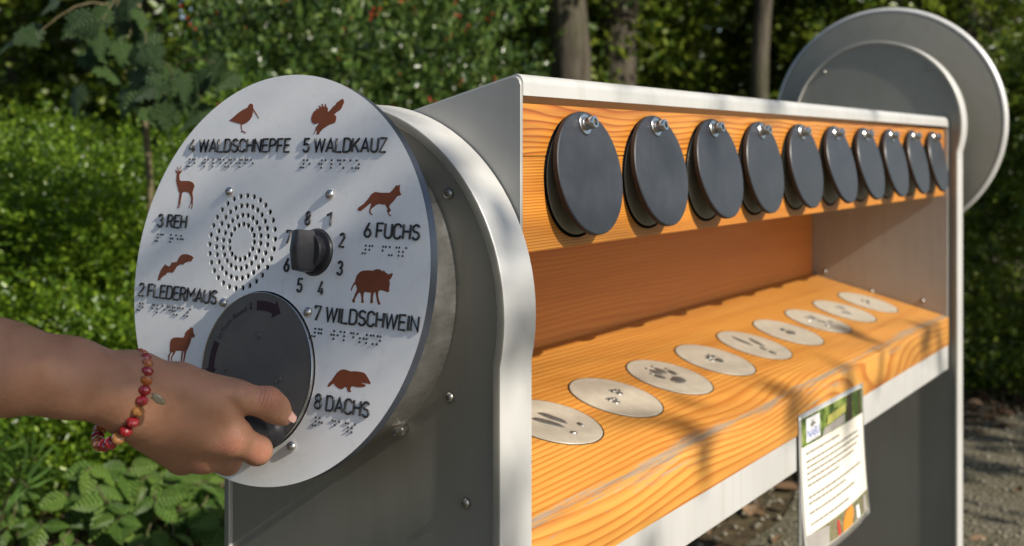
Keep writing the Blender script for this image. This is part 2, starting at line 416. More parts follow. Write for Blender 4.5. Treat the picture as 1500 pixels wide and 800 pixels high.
for i, x in enumerate(FX):
    bz = .1335+H
    tilt = math.radians(11.0+frnd.uniform(-2.0, 2.0)); swing = math.radians(frnd.uniform(-2.5, 2.5))
    # flap local: z out of the front face (-Y world), y up
    R = Matrix.Rotation(swing, 4, 'Y') @ Matrix.Rotation(-tilt, 4, 'X') @ Matrix(((1, 0, 0, 0), (0, 0, -1, 0), (0, 1, 0, 0), (0, 0, 0, 1)))
    piv = Matrix.Translation((x, YW-.0024, bz))
    M = piv @ R @ Matrix.Translation((0, -.047, 0))
    fl = put('flap', fm, None, ST, M)
    put('washer', WASH, None, fl, piv @ R @ Matrix.Translation((0, 0, FT+.0001)))
    put('bolt', CAPB, None, fl, piv @ R @ Matrix.Translation((0, 0, FT+.0016)))
    put('spacer', SPACER, None, fl, axis_m((x, YW+.0002, bz), (0, -1, 0)))
    bp = put('backing_plate', PLATE, None, ST, axis_m((x, YW+.0002, .0855+H), (0, -1, 0)))
    put('plate_gap_ring', GAP_RING, None, bp, axis_m((x, YW+.0001, .0855+H), (0, -1, 0)))

DISCP = lathe('track_plate', [(0, -.002), (.0590, -.002), (.0590, .0004), (.0584, .0010), (0, .0010)], 64, 40); DISCP.materials.append(CAST)
GROOVE = lathe('plate_groove', [(.0586, .0002), (.0606, .0002), (.0606, .0005), (.0586, .0005)], 64, 40); GROOVE.materials.append(VOID)
def blob(x, y, a, b, rot=0, h=.0016, lump=.12, seed=0):      # one cast print: a low pillow of uneven outline
    q = random.Random(seed); n = 14; v = []; f = []
    ph = [q.uniform(-lump, lump) for _ in range(n)]
    for k, s, z in ((0, 1, 0), (1, .82, h*.8), (2, .45, h)):
        for i in range(n):
            t = 2*math.pi*i/n; ex, ey = a*s*(1+ph[i])*math.cos(t), b*s*(1+ph[i])*math.sin(t)
            v.append((x+ex*math.cos(rot)-ey*math.sin(rot), y+ex*math.sin(rot)+ey*math.cos(rot), z))
    for k in range(2):
        for i in range(n): f.append((k*n+i, k*n+(i+1) % n, (k+1)*n+(i+1) % n, (k+1)*n+i))
    f.append(tuple(range(2*n, 3*n)))
    return mesh('track_print', v, f, True)
mm = .001
PAW = [(0, -13, 15, 10, 0), (-17, 6, 5.5, 9, .35), (-6, 18, 5.5, 10, .12), (8, 18, 5.5, 10, -.12), (19, 5, 5.5, 9, -.35), (-20, 18, 1.2, 3, .3), (-7, 32, 1.2, 3, .1), (10, 32, 1.2, 3, -.1), (23, 17, 1.2, 3, -.3)]
SMALL = [(0, -6, 9, 7, 0), (-11, 3, 3, 4.5, .4), (-5, 9, 3, 5, .1), (4, 9.5, 3, 5, -.1), (11, 4, 3, 4.5, -.4), (-13, 10, .8, 2, .4), (13, 11, .8, 2, -.4)]
HOOF = [(-9, 2, 5.5, 20, .12), (9, 2, 5.5, 20, -.12), (-15, -30, 3, 5, .5), (15, -30, 3, 5, -.5)]
def two(L, dx, dy, s): return [(a*s+dx, b*s+dy, c*s, d*s, r) for a, b, c, d, r in L]+[(a*s-dx, b*s-dy, c*s, d*s, r) for a, b, c, d, r in L]
HARE = [(-12, 16, 4, 20, .1), (14, 8, 4, 20, -.1), (0, -18, 4, 8, 0), (2, -36, 4, 8, 0)]
STAR = [(-14, 10, 2, 10, .7), (0, 14, 2, 11, 0), (14, 10, 2, 10, -.7), (0, -8, 2.5, 10, 0), (-20, -18, 2, 6, .4), (16, -22, 2, 6, -.4)]
TRACKS = [SMALL, HOOF, two(SMALL, 13, 11, .62), PAW, SMALL, HARE, [(0, -4, 12, 8, 0), (0, 10, 8, 5, .2)], STAR, two(SMALL, 9, 14, .6), [(0, 0, 14, 3, .4), (-4, 10, 9, 2, .3)]]
for i, x in enumerate(FX):
    yy = -.060; zz = -.228+.25*(yy-YC)+H
    M = Matrix.Translation((x-.004, yy, zz)) @ Matrix.Rotation(SL, 4, 'X')
    tp = put('track_plate', DISCP, None, SHELF, M)
    put('plate_groove', GROOVE, None, SHELF, M)
    parts = [(blob(a*mm, b*mm, c*mm, d*mm, r, .0016, .14, i*17+j), Matrix()) for j, (a, b, c, d, r) in enumerate(TRACKS[i])]
    fp = put('track_print', join_meshes('track_print', parts), TRACK, tp, M @ Matrix.Translation((0, 0, .0009)) @ Matrix.Rotation(.35*math.sin(i*2.1), 4, 'Z'))
    for q in fp.data.polygons: q.use_smooth = True

# far wheel, seen from behind
fc = (1.795, -.031, .1705+H)
RW = .2480
wh = put('wheel_disc', lathe('wheel_disc', [(0, 0), (RW-.008, 0), (RW-.003, -.001), (RW, -.004), (RW+.0012, -.009), (RW, -.014), (RW-.003, -.016), (0, -.016)], 96, 40), STEEL_SHADE, ST, axis_m(fc, (-1, 0, 0)))
wh['label'] = 'large round steel disc seen from behind over the far arch'
put('wheel_rim', lathe('wheel_rim', [(RW-.004, .0004), (RW-.001, -.0004), (RW+.0025, -.004), (RW+.004, -.009), (RW+.0025, -.014), (RW-.004, -.0165), (RW-.004, -.010)], 96, 60), STEEL, wh, axis_m(fc, (-1, 0, 0)))
put('wheel_drum', lathe('wheel_drum', [(.150, 0), (.155, 0), (.155, .054), (.150, .054)], 72, 40), DRUM, ST, axis_m((fc[0], fc[1], fc[2]), (-1, 0, 0)))
for a in (math.radians(38), math.radians(-52), math.radians(128), math.radians(-142)):
    rr = RW+.001
    put('bolt', BOLTL, None, wh, axis_m((fc[0]+.008, fc[1]-rr*math.cos(a), fc[2]+rr*math.sin(a)), (0, -math.cos(a), math.sin(a))))

# ------------------------------------------------------------------ sound drum and its dial
RD = .180
bm = bmesh.new(); seg = 96; A = []; B = []; Ci = []; Di = []
for i in range(seg):
    a = 2*math.pi*i/seg
    for L, r in ((A, .152), (Ci, .148)):
        q = DO+.152*0*DU+r*math.cos(a)*DU+r*math.sin(a)*DV-.007*DN; L.append(bm.verts.new(q))
    for L, r in ((B, .152), (Di, .148)):
        q = DO+r*math.cos(a)*DU+r*math.sin(a)*DV; s = (.0862-q[0])/DN[0]; L.append(bm.verts.new(q+s*DN))
for i in range(seg):
    j = (i+1) % seg
    bm.faces.new((A[i], A[j], B[j], B[i])); bm.faces.new((Ci[j], Ci[i], Di[i], Di[j])); bm.faces.new((A[j], A[i], Ci[i], Ci[j])); bm.faces.new((B[i], B[j], Di[j], Di[i]))
put('drum_housing', bm_mesh('drum_housing', bm, True, 40), DRUM, ST)

DT = .0024                                    # plate thickness; face at local z = 0
SPK = (-.0388, .0273); CRC = (.0, -.0835); KNB = (.0530, .0225)
loops = [circ(0, 0, RD, 160)]
rows = ((.0420, 30), (.0330, 28), (.0242, 22), (.0160, 16))
holes = []
for r, n in rows:
    for k in range(n):
        a = 2*math.pi*(k+.3*n)/n+.1
        holes.append((SPK[0]+r*math.cos(a), SPK[1]+r*math.sin(a)))
for hx, hy in holes: loops.append(circ(hx, hy, .0026, 16))
loops.append(circ(KNB[0], KNB[1], .0205, 48)); loops.append(circ(CRC[0], CRC[1], .0690, 96))
dme = curve_mesh('dial_plate', loops, DT)
dme.materials.clear(); dme.materials.append(FACE); dme.materials.append(EDGE); dme.materials.append(VOID)
for pl in dme.polygons:
    c = pl.center; r = math.hypot(c.x, c.y)
    if abs(pl.normal.z) < .5:
        pl.material_index = 1 if r > RD*.97 else (0 if abs(math.hypot(c.x-SPK[0], c.y-SPK[1])) < .05 else 2)
DM = DISC_M @ Matrix.Translation((0, 0, -DT/2))
DIAL = put('dial_plate', dme, None, ST, DM)
DIAL['label'] = 'pale round dial plate with animal silhouettes, raised names and braille'
put('dial_edge', lathe('dial_edge', [(RD-.004, -.0025), (RD-.0006, -.0025), (RD-.0006, -.0100), (RD-.004, -.0100)], 128, 40), EDGE, DIAL, DISC_M)
put('speaker_backing', lathe('speaker_backing', [(0, -.0045), (.1470, -.0045), (.1470, -.0062), (0, -.0062)], 64, 40), VOID, DIAL, DISC_M)

def disc_at(x, y, z): return DISC_M @ Matrix.Translation((x, y, z))
for p in ((-.0620, .0725), (.0630, .0725), (-.0515, -.0285), (.0532, -.0285), (.0520, -.1406), (-.052, -.1406)):
    put('bolt', BOLT, None, DIAL, disc_at(p[0], p[1], -.0001))

# silhouettes, traced as outlines and laid into the plate
def sil(name, label, ox, oy, sc, pts):
    L = [on_disc((ox+a/sc, oy+b/sc)) for a, b in pts]
    me = curve_mesh(name, [L], .0004); me.materials.clear(); me.materials.append(RUST)
    o = put(name, me, None, DIAL, disc_at(0, 0, .0000)); o['label'] = label
sil('animal_silhouette', 'rust red silhouette of a long-billed woodcock', 265, 145, 7.27, [(515,230),(560,195),(610,150),(660,115),(715,90),(722,65),(740,50),(760,52),(770,65),(772,100),(800,145),(835,205),(830,207),(790,150),(766,118),(768,150),(760,185),(735,225),(700,255),(665,270),(650,272),(650,300),(658,338),(680,348),(706,350),(680,354),(692,368),(660,352),(636,348),(652,340),(640,300),(638,268),(600,258),(555,245)])
sil('animal_silhouette', 'rust red silhouette of an owl taking off', 435, 140, 7.27, [(330,178),(355,155),(385,120),(410,100),(425,75),(445,62),(465,45),(485,36),(500,45),(502,75),(490,100),(478,130),(462,152),(445,165),(420,178),(398,205),(415,215),(420,235),(416,265),(405,290),(380,300),(345,312),(300,340),(270,362),(258,380),(245,385),(240,408),(215,418),(210,400),(215,370),(208,368),(195,385),(180,418),(182,400),(200,355),(205,335),(235,300),(222,292),(200,305),(175,300),(160,285),(152,255),(158,220),(175,180),(190,165),(205,160),(207,138),(230,145),(238,125),(232,105),(262,122),(270,120),(262,90),(275,90),(285,118),(298,120),(300,92),(308,88),(318,125),(330,130)])
sil('animal_silhouette', 'rust red silhouette of a roe buck', 210, 240, 6.667, [(330,95),(322,90),(314,60),(320,58),(333,78),(340,75),(333,30),(338,28),(345,70),(352,70),(366,22),(370,24),(356,72),(358,78),(372,62),(380,62),(370,88),(355,100),(352,130),(358,160),(370,168),(400,166),(450,168),(480,180),(497,200),(500,225),(488,255),(480,285),(486,330),(484,370),(482,410),(475,438),(466,440),(475,405),(470,375),(460,400),(450,430),(442,434),(456,400),(466,365),(468,330),(455,300),(440,280),(410,272),(380,280),(376,310),(366,360),(360,405),(350,432),(344,434),(354,400),(353,370),(345,405),(336,434),(330,434),(340,400),(346,360),(352,320),(355,285),(342,262),(338,235),(328,200),(322,165),(324,125)])
sil('animal_silhouette', 'rust red silhouette of a flying bat', 195, 365, 8, [(288,365),(300,310),(325,250),(350,210),(378,178),(400,195),(420,202),(435,195),(448,170),(452,152),(462,160),(480,155),(505,150),(512,155),(525,125),(545,90),(565,68),(600,58),(640,60),(680,75),(712,98),(700,115),(680,145),(650,145),(620,155),(598,170),(585,188),(575,178),(550,182),(525,195),(505,215),(490,245),(465,278),(435,275),(410,272),(392,285),(380,305),(365,308),(345,325),(325,345),(318,365),(300,362)])
sil('animal_silhouette', 'rust red silhouette of a standing wolf', 235, 470, 10.66, [(478,92),(488,115),(512,104),(510,140),(518,190),(542,235),(530,255),(515,265),(490,258),(485,285),(460,360),(430,440),(405,480),(395,530),(378,620),(375,660),(386,690),(375,702),(350,690),(358,620),(368,540),(372,470),(358,475),(350,540),(338,650),(345,690),(320,702),(310,688),(320,640),(325,560),(335,470),(290,468),(240,470),(225,510),(190,560),(180,600),(180,640),(197,665),(175,672),(165,640),(165,580),(195,510),(200,485),(180,490),(150,535),(140,590),(138,635),(152,660),(125,662),(122,600),(122,540),(150,500),(158,474),(147,480),(150,440),(152,350),(165,295),(200,265),(260,258),(320,262),(360,262),(380,235),(390,185),(420,150),(455,125)])
sil('animal_silhouette', 'rust red silhouette of a walking fox', 510, 260, 6.154, [(85,285),(95,270),(140,240),(180,195),(210,150),(245,130),(300,138),(375,138),(400,115),(420,90),(435,68),(445,75),(470,65),(465,95),(468,130),(480,155),(460,165),(440,170),(425,195),(400,225),(375,250),(370,270),(387,295),(375,310),(368,320),(375,335),(397,348),(375,350),(362,335),(355,310),(345,302),(358,290),(345,265),(332,245),(305,245),(280,238),(250,250),(225,270),(207,285),(202,315),(226,340),(205,338),(190,318),(192,290),(205,255),(208,228),(180,250),(150,275),(115,303),(95,303)])
sil('animal_silhouette', 'rust red silhouette of a wild boar', 450, 385, 6.154, [(430,180),(435,150),(450,110),(480,80),(510,70),(560,68),(595,72),(615,60),(640,56),(665,65),(680,78),(690,68),(705,85),(735,105),(750,98),(770,92),(772,105),(757,140),(742,155),(746,190),(738,235),(742,255),(725,268),(705,258),(680,250),(655,248),(642,262),(640,300),(650,345),(664,375),(640,378),(630,345),(620,290),(615,262),(600,275),(592,320),(593,362),(568,365),(572,320),(575,270),(550,268),(520,262),(510,280),(505,320),(512,360),(488,362),(490,320),(480,272),(465,270),(440,310),(430,335),(432,358),(412,358),(402,342),(418,320),(430,285),(450,240),(440,200),(435,190),(415,215),(405,240),(400,258),(394,240),(405,210),(425,175)])
sil('animal_silhouette', 'rust red silhouette of a badger', 450, 530, 7.27, [(220,255),(230,230),(260,200),(290,155),(320,115),(360,85),(395,80),(430,90),(460,102),(520,100),(570,108),(605,115),(625,135),(650,175),(678,225),(670,238),(640,232),(600,228),(575,222),(590,235),(625,245),(618,265),(580,272),(530,272),(500,262),(470,262),(462,285),(460,300),(472,322),(440,322),(430,300),(420,275),(400,268),(385,285),(360,295),(330,280),(300,255),(285,230),(265,240),(240,265),(225,268)])

# raised lettering: strokes on a 0..w by 0..1 grid
def arc(cx, cy, rx, ry, a0, a1, n=8): return [(cx+rx*math.cos(math.radians(a0+(a1-a0)*i/n)), cy+ry*math.sin(math.radians(a0+(a1-a0)*i/n))) for i in range(n+1)]
w_ = .52
GL = {
 'A': (.56, [[(0,0),(.28,1),(.56,0)],[(.09,.3),(.47,.3)]]), 'C': (.48, [arc(.24,.74,.24,.26,10,180)+arc(.24,.26,.24,.26,180,350)]),
 'D': (.5, [[(0,0),(0,1),(.22,1)]+arc(.24,.72,.26,.28,90,0,6)+arc(.24,.28,.26,.28,0,-90,6)+[(0,0)]]),
 'E': (.42, [[(.42,0),(0,0),(0,1),(.42,1)],[(0,.52),(.36,.52)]]), 'F': (.42, [[(0,0),(0,1),(.42,1)],[(0,.5),(.36,.5)]]),
 'H': (.48, [[(0,0),(0,1)],[(.48,0),(.48,1)],[(0,.52),(.48,.52)]]), 'I': (.06, [[(.03,0),(.03,1)]]),
 'K': (.5, [[(0,0),(0,1)],[(0,.36),(.48,1)],[(.17,.57),(.5,0)]]), 'L': (.42, [[(0,1),(0,0),(.42,0)]]),
 'M': (.62, [[(0,0),(0,1),(.31,.4),(.62,1),(.62,0)]]), 'N': (.5, [[(0,0),(0,1),(.5,0),(.5,1)]]),
 'P': (.46, [[(0,0),(0,1),(.22,1)]+arc(.22,.75,.24,.25,90,-90,8)+[(0,.5)]]),
 'R': (.48, [[(0,0),(0,1),(.22,1)]+arc(.22,.75,.24,.25,90,-90,8)+[(0,.5)],[(.22,.5),(.48,0)]]),
 'S': (.46, [arc(.23,.755,.22,.245,25,250,9)+arc(.23,.255,.23,.255,80,-155,9)]),
 'U': (.48, [[(0,1),(0,.26)]+arc(.24,.26,.24,.26,180,360,8)+[(.48,1)]]), 'W': (.78, [[(0,1),(.18,0),(.39,.95),(.60,0),(.78,1)]]),
 'Z': (.44, [[(0,1),(.44,1),(0,0),(.44,0)]]),
 '1': (.22, [[(0,.78),(.2,1),(.2,0)]]), '2': (.44, [arc(.22,.76,.21,.24,165,-30,8)+[(.0,0),(.44,0)]]),
 '3': (.44, [arc(.21,.76,.2,.24,160,-85,8)+arc(.21,.26,.23,.26,85,-160,8)]), '4': (.46, [[(.30,1),(0,.22),(.46,.22)],[(.34,.5),(.34,0)]]),
 '5': (.44, [[(.42,1),(.06,1),(.03,.53)]+arc(.21,.31,.23,.31,130,-155,9)]), '6': (.44, [[(.30,1),(.04,.42)]+arc(.22,.27,.22,.27,150,510,14)]),
 '7': (.44, [[(0,.8),(0,1),(.44,1),(.12,0)]]), '8': (.44, [arc(.22,.76,.19,.24,-90,270,12),arc(.22,.26,.22,.26,90,450,12)]), ' ': (.10, []),
 'u': (0, [])}
def lettering(text, x0, x1, y, h, r=.00095, name='raised_lettering', z=.0009):
    gap = .17; tot = sum(GL[c][0] for c in text)+gap*(len(text)-1); sx = (x1-x0)/tot; x = 0; L = []
    for c in text:
        for s in GL[c][1]: L.append([(x0+(x+a)*sx, y+b*h, 0) for a, b in s])
        x += GL[c][0]+gap
    me = curve_mesh(name, L, bevel=r, cyclic=False, res=2, kind='3D'); me.materials.clear(); me.materials.append(INK)
    for p in me.polygons: p.use_smooth = True
    o = put(name, me, None, DIAL, disc_at(0, 0, z)); return o
BR = {'a':'1','c':'14','d':'145','e':'15','f':'124','h':'125','i':'24','k':'13','l':'123','m':'134','n':'1345','p':'1234','r':'1235','s':'234','u':'136','w':'2456','z':'1356','S':'156','C':'1456','A':'16','I':'146','R':'12456','#':'3456','1':'1','2':'12','3':'14','4':'145','5':'15','6':'124','7':'1245','8':'125',' ':''}
def braille(code, x, y, dot=.0029, cell=.0072, h=.0011):
    v = []; f = []
    for k, c in enumerate(code):
        for d in BR[c]:
            d = int(d)-1; px = x+k*cell+(d//3)*dot; py = y-(d % 3)*dot*1.12; b = len(v); n = 8
            for rr, zz in ((.00100, 0), (.00092, h*.55), (.00056, h*.9)):
                for i in range(n): v.append((px+rr*math.cos(i*math.pi/4), py+rr*math.sin(i*math.pi/4), zz))
            v.append((px, py, h))
            for ring in range(2):
                for i in range(n): f.append((b+ring*n+i, b+ring*n+(i+1) % n, b+(ring+1)*n+(i+1) % n, b+(ring+1)*n+i))
            for i in range(n): f.append((b+2*n+i, b+2*n+(i+1) % n, b+3*n))
    return put('braille_line', mesh('braille_line', v, f, True), INK, DIAL, disc_at(0, 0, -.0001))
hh = .0118
for text, x0, x1, y, code, bx in (
    ('4 WALDSCHNEPFE', -.1245, .0085, .1095, '#4 waldSnepfe', -.1255), ('5 WALDKAUZ', .0255, .1205, .1095, '#5 waldkAz', .0245),
    ('3 REH', -.1560, -.1155, .0365, '#3 reh', -.1570), ('6 FUCHS', .1070, .1650, .0380, '#6 fuCs', .1065),
    ('2 FLEDERMAUS', -.1705, -.0610, -.0305, '#2 fledRmAs', -.1700), ('7 WILDSCHWEIN', .0615, .1735, -.0345, '#7 wildSwIn', .0605),
    ('8 DACHS', .0730, .1320, -.1065, '#8 daCs', .0725)):
    o = lettering(text, x0, x1, y, hh); o['label'] = 'raised black name on the dial'
    braille(code, bx, y-.0072, h=.0013 if x0 < .1 else .0009)
KC = KNB
for k, (u, v) in enumerate(((.0656, .0514), (.0830, .0341), (.0842, .0106), (.0651, -.0073), (.0402, -.0067), (.0219, .0099), (.0204, .0343), (.0408, .0512))):
    lettering(str(k+1), u-.0026, u+.0026, v-.0056, .0112, .00095, 'dial_number')

# selector knob
KM = disc_at(KNB[0], KNB[1], 0) @ Matrix.Rotation(math.radians(8), 4, 'Z')
kb = put('selector_knob', lathe('selector_knob', [(0, -.004), (.0200, -.004), (.0200, .0005), (.0190, .0020), (.0150, .0026), (.0150, .0090), (.0142, .0100), (0, .0100)], 56, 30), BLACK, ST, KM)
bm = bmesh.new()
secs = [(-.0175, .0050), (-.0165, .0066), (0, .0078), (.0165, .0066), (.0175, .0050)]
rings = []
for y, w in secs:
    top = .0270-.002*abs(y)/.0175
    rings.append([bm.verts.new(p) for p in ((-w*1.12, y, .008), (w*1.12, y, .008), (w*.62, y*.97, top-.0008), (.0006, y*.97, top+.0002), (-w*.62, y*.97, top-.0008))])
for A, B in zip(rings, rings[1:]):
    for i in range(5): bm.faces.new((A[i], A[(i+1) % 5], B[(i+1) % 5], B[i]))
bm.faces.new(rings[0][::-1]); bm.faces.new(rings[-1])
bmesh.ops.bevel(bm, geom=[e for e in bm.edges], offset=.0005, segments=2, affect='EDGES')
put('grip_bar', bm_mesh('grip_bar', bm, True, 25), BLACK, kb, KM)

# crank plate
CM = disc_at(CRC[0], CRC[1], 0)
cp = put('crank_plate', lathe('crank_plate', [(0, -.005), (.0672, -.005), (.0672, .0018), (.0666, .0024), (0, .0024)], 96, 40), CRANK, ST, CM)
put('plate_rim', lathe('plate_rim', [(.0666, .0010), (.0679, .0010), (.0679, .0026), (.0674, .0030), (.0666, .0026)], 96, 40), CHROME, cp, CM)
def arrow(a0, a1, r0, r1, head):
    n = 10; d = 1 if a1 > a0 else -1
    ah = a1-d*head; rm = (r0+r1)/2; hw = (r1-r0)*.95
    pl = lambda r, a: (r*math.cos(math.radians(a)), r*math.sin(math.radians(a)))
    P = [pl(r1, a0+(ah-a0)*i/n) for i in range(n+1)]+[pl(rm+hw, ah), pl(rm, a1), pl(rm-hw, ah)]+[pl(r0, ah+(a0-ah)*i/n) for i in range(n+1)]
    me = curve_mesh('arrow', [P], .0003); me.materials.clear(); me.materials.append(PLUM); return me
put('arrow', arrow(97, 66, .0520, .0605, 9), None, cp, CM @ Matrix.Translation((0, 0, .0025)))
put('arrow', arrow(159, 193, .0520, .0590, 9), None, cp, CM @ Matrix.Translation((0, 0, .0025)))
TX = bpy.data.curves.new('t', 'FONT')
def font_mesh(s, size, name):
    TX.body = s; TX.size = size; TX.align_x = 'CENTER'; TX.extrude = 0; TX.resolution_u = 3; TX.fill_mode = 'FRONT'
    o = bpy.data.objects.new('t', TX); COL.objects.link(o)
    dg = bpy.context.evaluated_depsgraph_get(); dg.update()
    me = bpy.data.meshes.new_from_object(o.evaluated_get(dg)); bpy.data.objects.remove(o); me.name = name; me.materials.clear(); return me
txt = 'U-Turn Round'; parts = []
for i, c in enumerate(txt):
    if c == ' ': continue
    a = 153-(153-112)*i/(len(txt)-1)
    parts.append((font_mesh(c, .0068, 'x'), Matrix.Rotation(math.radians(a-90), 4, 'Z') @ Matrix.Translation((0, .0530, 0))))
zig = curve_mesh('x', [[(0,0),(.001,.0022),(-.0009,.0022),(.0005,.006),(-.0022,.006),(-.0018,.0052),(-.0006,.0052),(-.0020,.0014),(-.0004,.0014)]], .0002)
parts.append((zig, Matrix.Rotation(math.radians(104-90), 4, 'Z') @ Matrix.Translation((0, .0530, 0))))
put('printed_words', join_meshes('printed_words', parts), PLUM, cp, CM @ Matrix.Translation((0, 0, .0027)))
DIMP = lathe('rivet', [(0, .0003), (.0020, .0003), (.0024, 0), (.0028, 0), (.0030, .0004), (.0034, 0)], 20, 60); DIMP.materials.append(CRANK)
for p in ((382, 491), (333, 540), (411, 556)):
    u, v = on_disc(p); put('rivet', DIMP, None, cp, disc_at(u, v, .0026))
HB = (.0340, -.1300)
HM = disc_at(HB[0], HB[1], 0)
put('crank_handle', lathe('crank_handle', [(0, .002), (.0115, .002), (.0125, .004), (.0130, .008), (.0105, .012), (.0100, .018), (.0125, .028), (.0150, .038), (.0155, .046), (.0140, .053), (.0085, .057), (0, .058)], 40, 50), BLACK, cp, HM)

# ------------------------------------------------------------------ laminated notice on the shelf edge
def notice():
    c = [on_y((1170, 606), -.1915), on_y((1264, 563), -.1915), on_y((1276, 744), -.205), on_y((1180, 808), -.205)]
    x0, x1 = c[0][0], c[1][0]; wdt = x1-x0; hgt = .208
    zt = (c[0][2]+c[1][2])/2
    T = thing('laminated_notice', 'laminated printed notice with photo strips hung from the shelf edge', 'notice', (x0+wdt/2, -.193, zt))
    def P(u, v, off=0):                       # u 0..1 across, v 0..1 down; the sheet hangs and bows a little
        bow = .007*math.sin(math.pi*u)*v+.010*v*v
        return (x0+u*wdt+.004*v, -.1915-bow-off, zt-.004*(u-.5)-v*hgt*(1-.004*u))
    def sheet(name, u0, u1, v0, v1, off, mat, nu=12, nv=10, par=T, thick=0):
        v = []; f = []
        for L in range(2 if thick else 1):
            for j in range(nv+1):
                for i in range(nu+1): v.append(P(u0+(u1-u0)*i/nu, v0+(v1-v0)*j/nv, off-(thick if L else 0)))
        k = (nu+1)*(nv+1)
        for j in range(nv):
            for i in range(nu):
                a = j*(nu+1)+i; f.append((a, a+nu+1, a+nu+2, a+1))
                if thick: f.append((k+a, k+a+1, k+a+nu+2, k+a+nu+1))
        if thick:
            ring = [i for i in range(nu+1)]+[j*(nu+1)+nu for j in range(1, nu+1-nu+nv)]+[nv*(nu+1)+i for i in range(nu, -1, -1)]+[j*(nu+1) for j in range(nv-1, 0, -1)]
            for a, b in zip(ring, ring[1:]+ring[:1]): f.append((a, b, k+b, k+a))
        return put(name, mesh(name, v, f, True), mat, par)
    PAPER = plain('cream_paper', (.74, .71, .62), .28, 0, .5, .03, 20, 0, 400, .4)
    FILM = plain('clear_film_border', (.36, .36, .34), .2, 0, .5, .06, 20, 0, 400, .5)
    base = sheet('sheet', 0, 1, 0, 1, 0, FILM, thick=.0008)
    pap = sheet('paper', .025, .975, .025, .955, .0004, PAPER)
    def photo(name, cols, sc):
        t = NT(name); v = t.coord((1, 1, 1)); nz = t.noise(v, sc, 5, .7)
        t.principled(t.ramp(nz, cols), .25, 0, .5, .4); return t.m
    G1 = photo('print_forest', [(.3, (.010, .022, .006)), (.48, (.05, .10, .015)), (.6, (.20, .27, .05)), (.75, (.36, .38, .16))], 38)
    G2 = photo('print_crowd', [(.3, (.02, .025, .015)), (.45, (.22, .18, .11)), (.58, (.08, .12, .04)), (.7, (.42, .33, .22)), (.85, (.10, .10, .14))], 60)
    sheet('photo_strip', .03, .97, .03, .225, .0008, G1)['label'] = 'printed woodland path photograph'
    sheet('photo_strip', .03, .97, .81, .95, .0008, G2)['label'] = 'printed photograph of a colourful group'
    B_ = plain('print_bark', (.045, .035, .022), .3); Y_ = plain('print_meadow', (.40, .38, .10), .3); O_ = plain('print_orange', (.62, .22, .03), .3)
    W_ = plain('print_white', (.80, .80, .80), .3); BL = plain('print_blue', (.03, .10, .42), .3); R_ = plain('print_red', (.42, .04, .03), .3); GR = plain('print_grey', (.30, .28, .26), .3); TXM = plain('print_text', (.20, .18, .16), .4)
    def patch(us, mat, off=.0011):
        return put('printed_patch', mesh('printed_patch', [P(u, v, off) for u, v in us], [tuple(range(len(us)))]), mat, pap)
    patch([(.70, .03), (.695, .225), (.79, .225), (.78, .03)], B_); patch([(.90, .03), (.895, .225), (.94, .225), (.94, .03)], B_)
    patch([(.40, .105), (.68, .085), (.68, .14), (.38, .165)], Y_); patch([(.34, .175), (.66, .15), (.66, .215), (.30, .223)], GR)
    patch([(.085, .045), (.085, .205), (.275, .205), (.275, .045)], W_, .0014)
    patch([(.03, .955-.15), (.03, .95), (.28, .95), (.30, .83)], GR)
    patch([(.47, .945), (.50, .87), (.55, .825), (.66, .815), (.67, .87), (.62, .945)], O_, .0014)
    patch([(.40, .945), (.41, .84), (.44, .84), (.445, .945)], R_, .0014); patch([(.72, .94), (.73, .85), (.77, .85), (.78, .94)], W_, .0014)
    patch([(.86, .94), (.87, .83), (.92, .83), (.93, .94)], GR, .0014)
    patch([(.11, .192), (.11, .198), (.25, .198), (.25, .192)], TXM, .0018)
    patch([(.13, .085), (.15, .095), (.165, .075), (.172, .062), (.178, .08), (.20, .09), (.23, .10), (.195, .105), (.17, .115), (.15, .11)], TXM, .0018)
    me = font_mesh('NABU', .0150, 'emblem_letters')
    for v in me.vertices: v.co = Vector(P(.18+v.co.x*1.25/wdt, .182-v.co.y*1.25/hgt, .0018))
    put('emblem_letters', me, BL, pap)
    q = random.Random(8)
    def line(v0, u0, u1):
        v = []; f = []; u = u0
        while u < u1:
            w = q.uniform(.02, .085); w = min(w, u1-u)
            if w > .008:
                b = len(v); v += [P(u, v0, .0012), P(u, v0+.016, .0012), P(u+w, v0+.016, .0012), P(u+w, v0, .0012)]; f.append((b, b+1, b+2, b+3))
            u += w+.012
        put('text_line', mesh('text_line', v, f), TXM, pap)
    for v0, u0, u1 in ((.27, .08, .55), (.325, .08, .88), (.365, .08, .88), (.405, .08, .84), (.445, .08, .78), (.485, .08, .52), (.565, .08, .88), (.605, .08, .60), (.67, .08, .74), (.745, .08, .62)): line(v0, u0, u1)
notice()

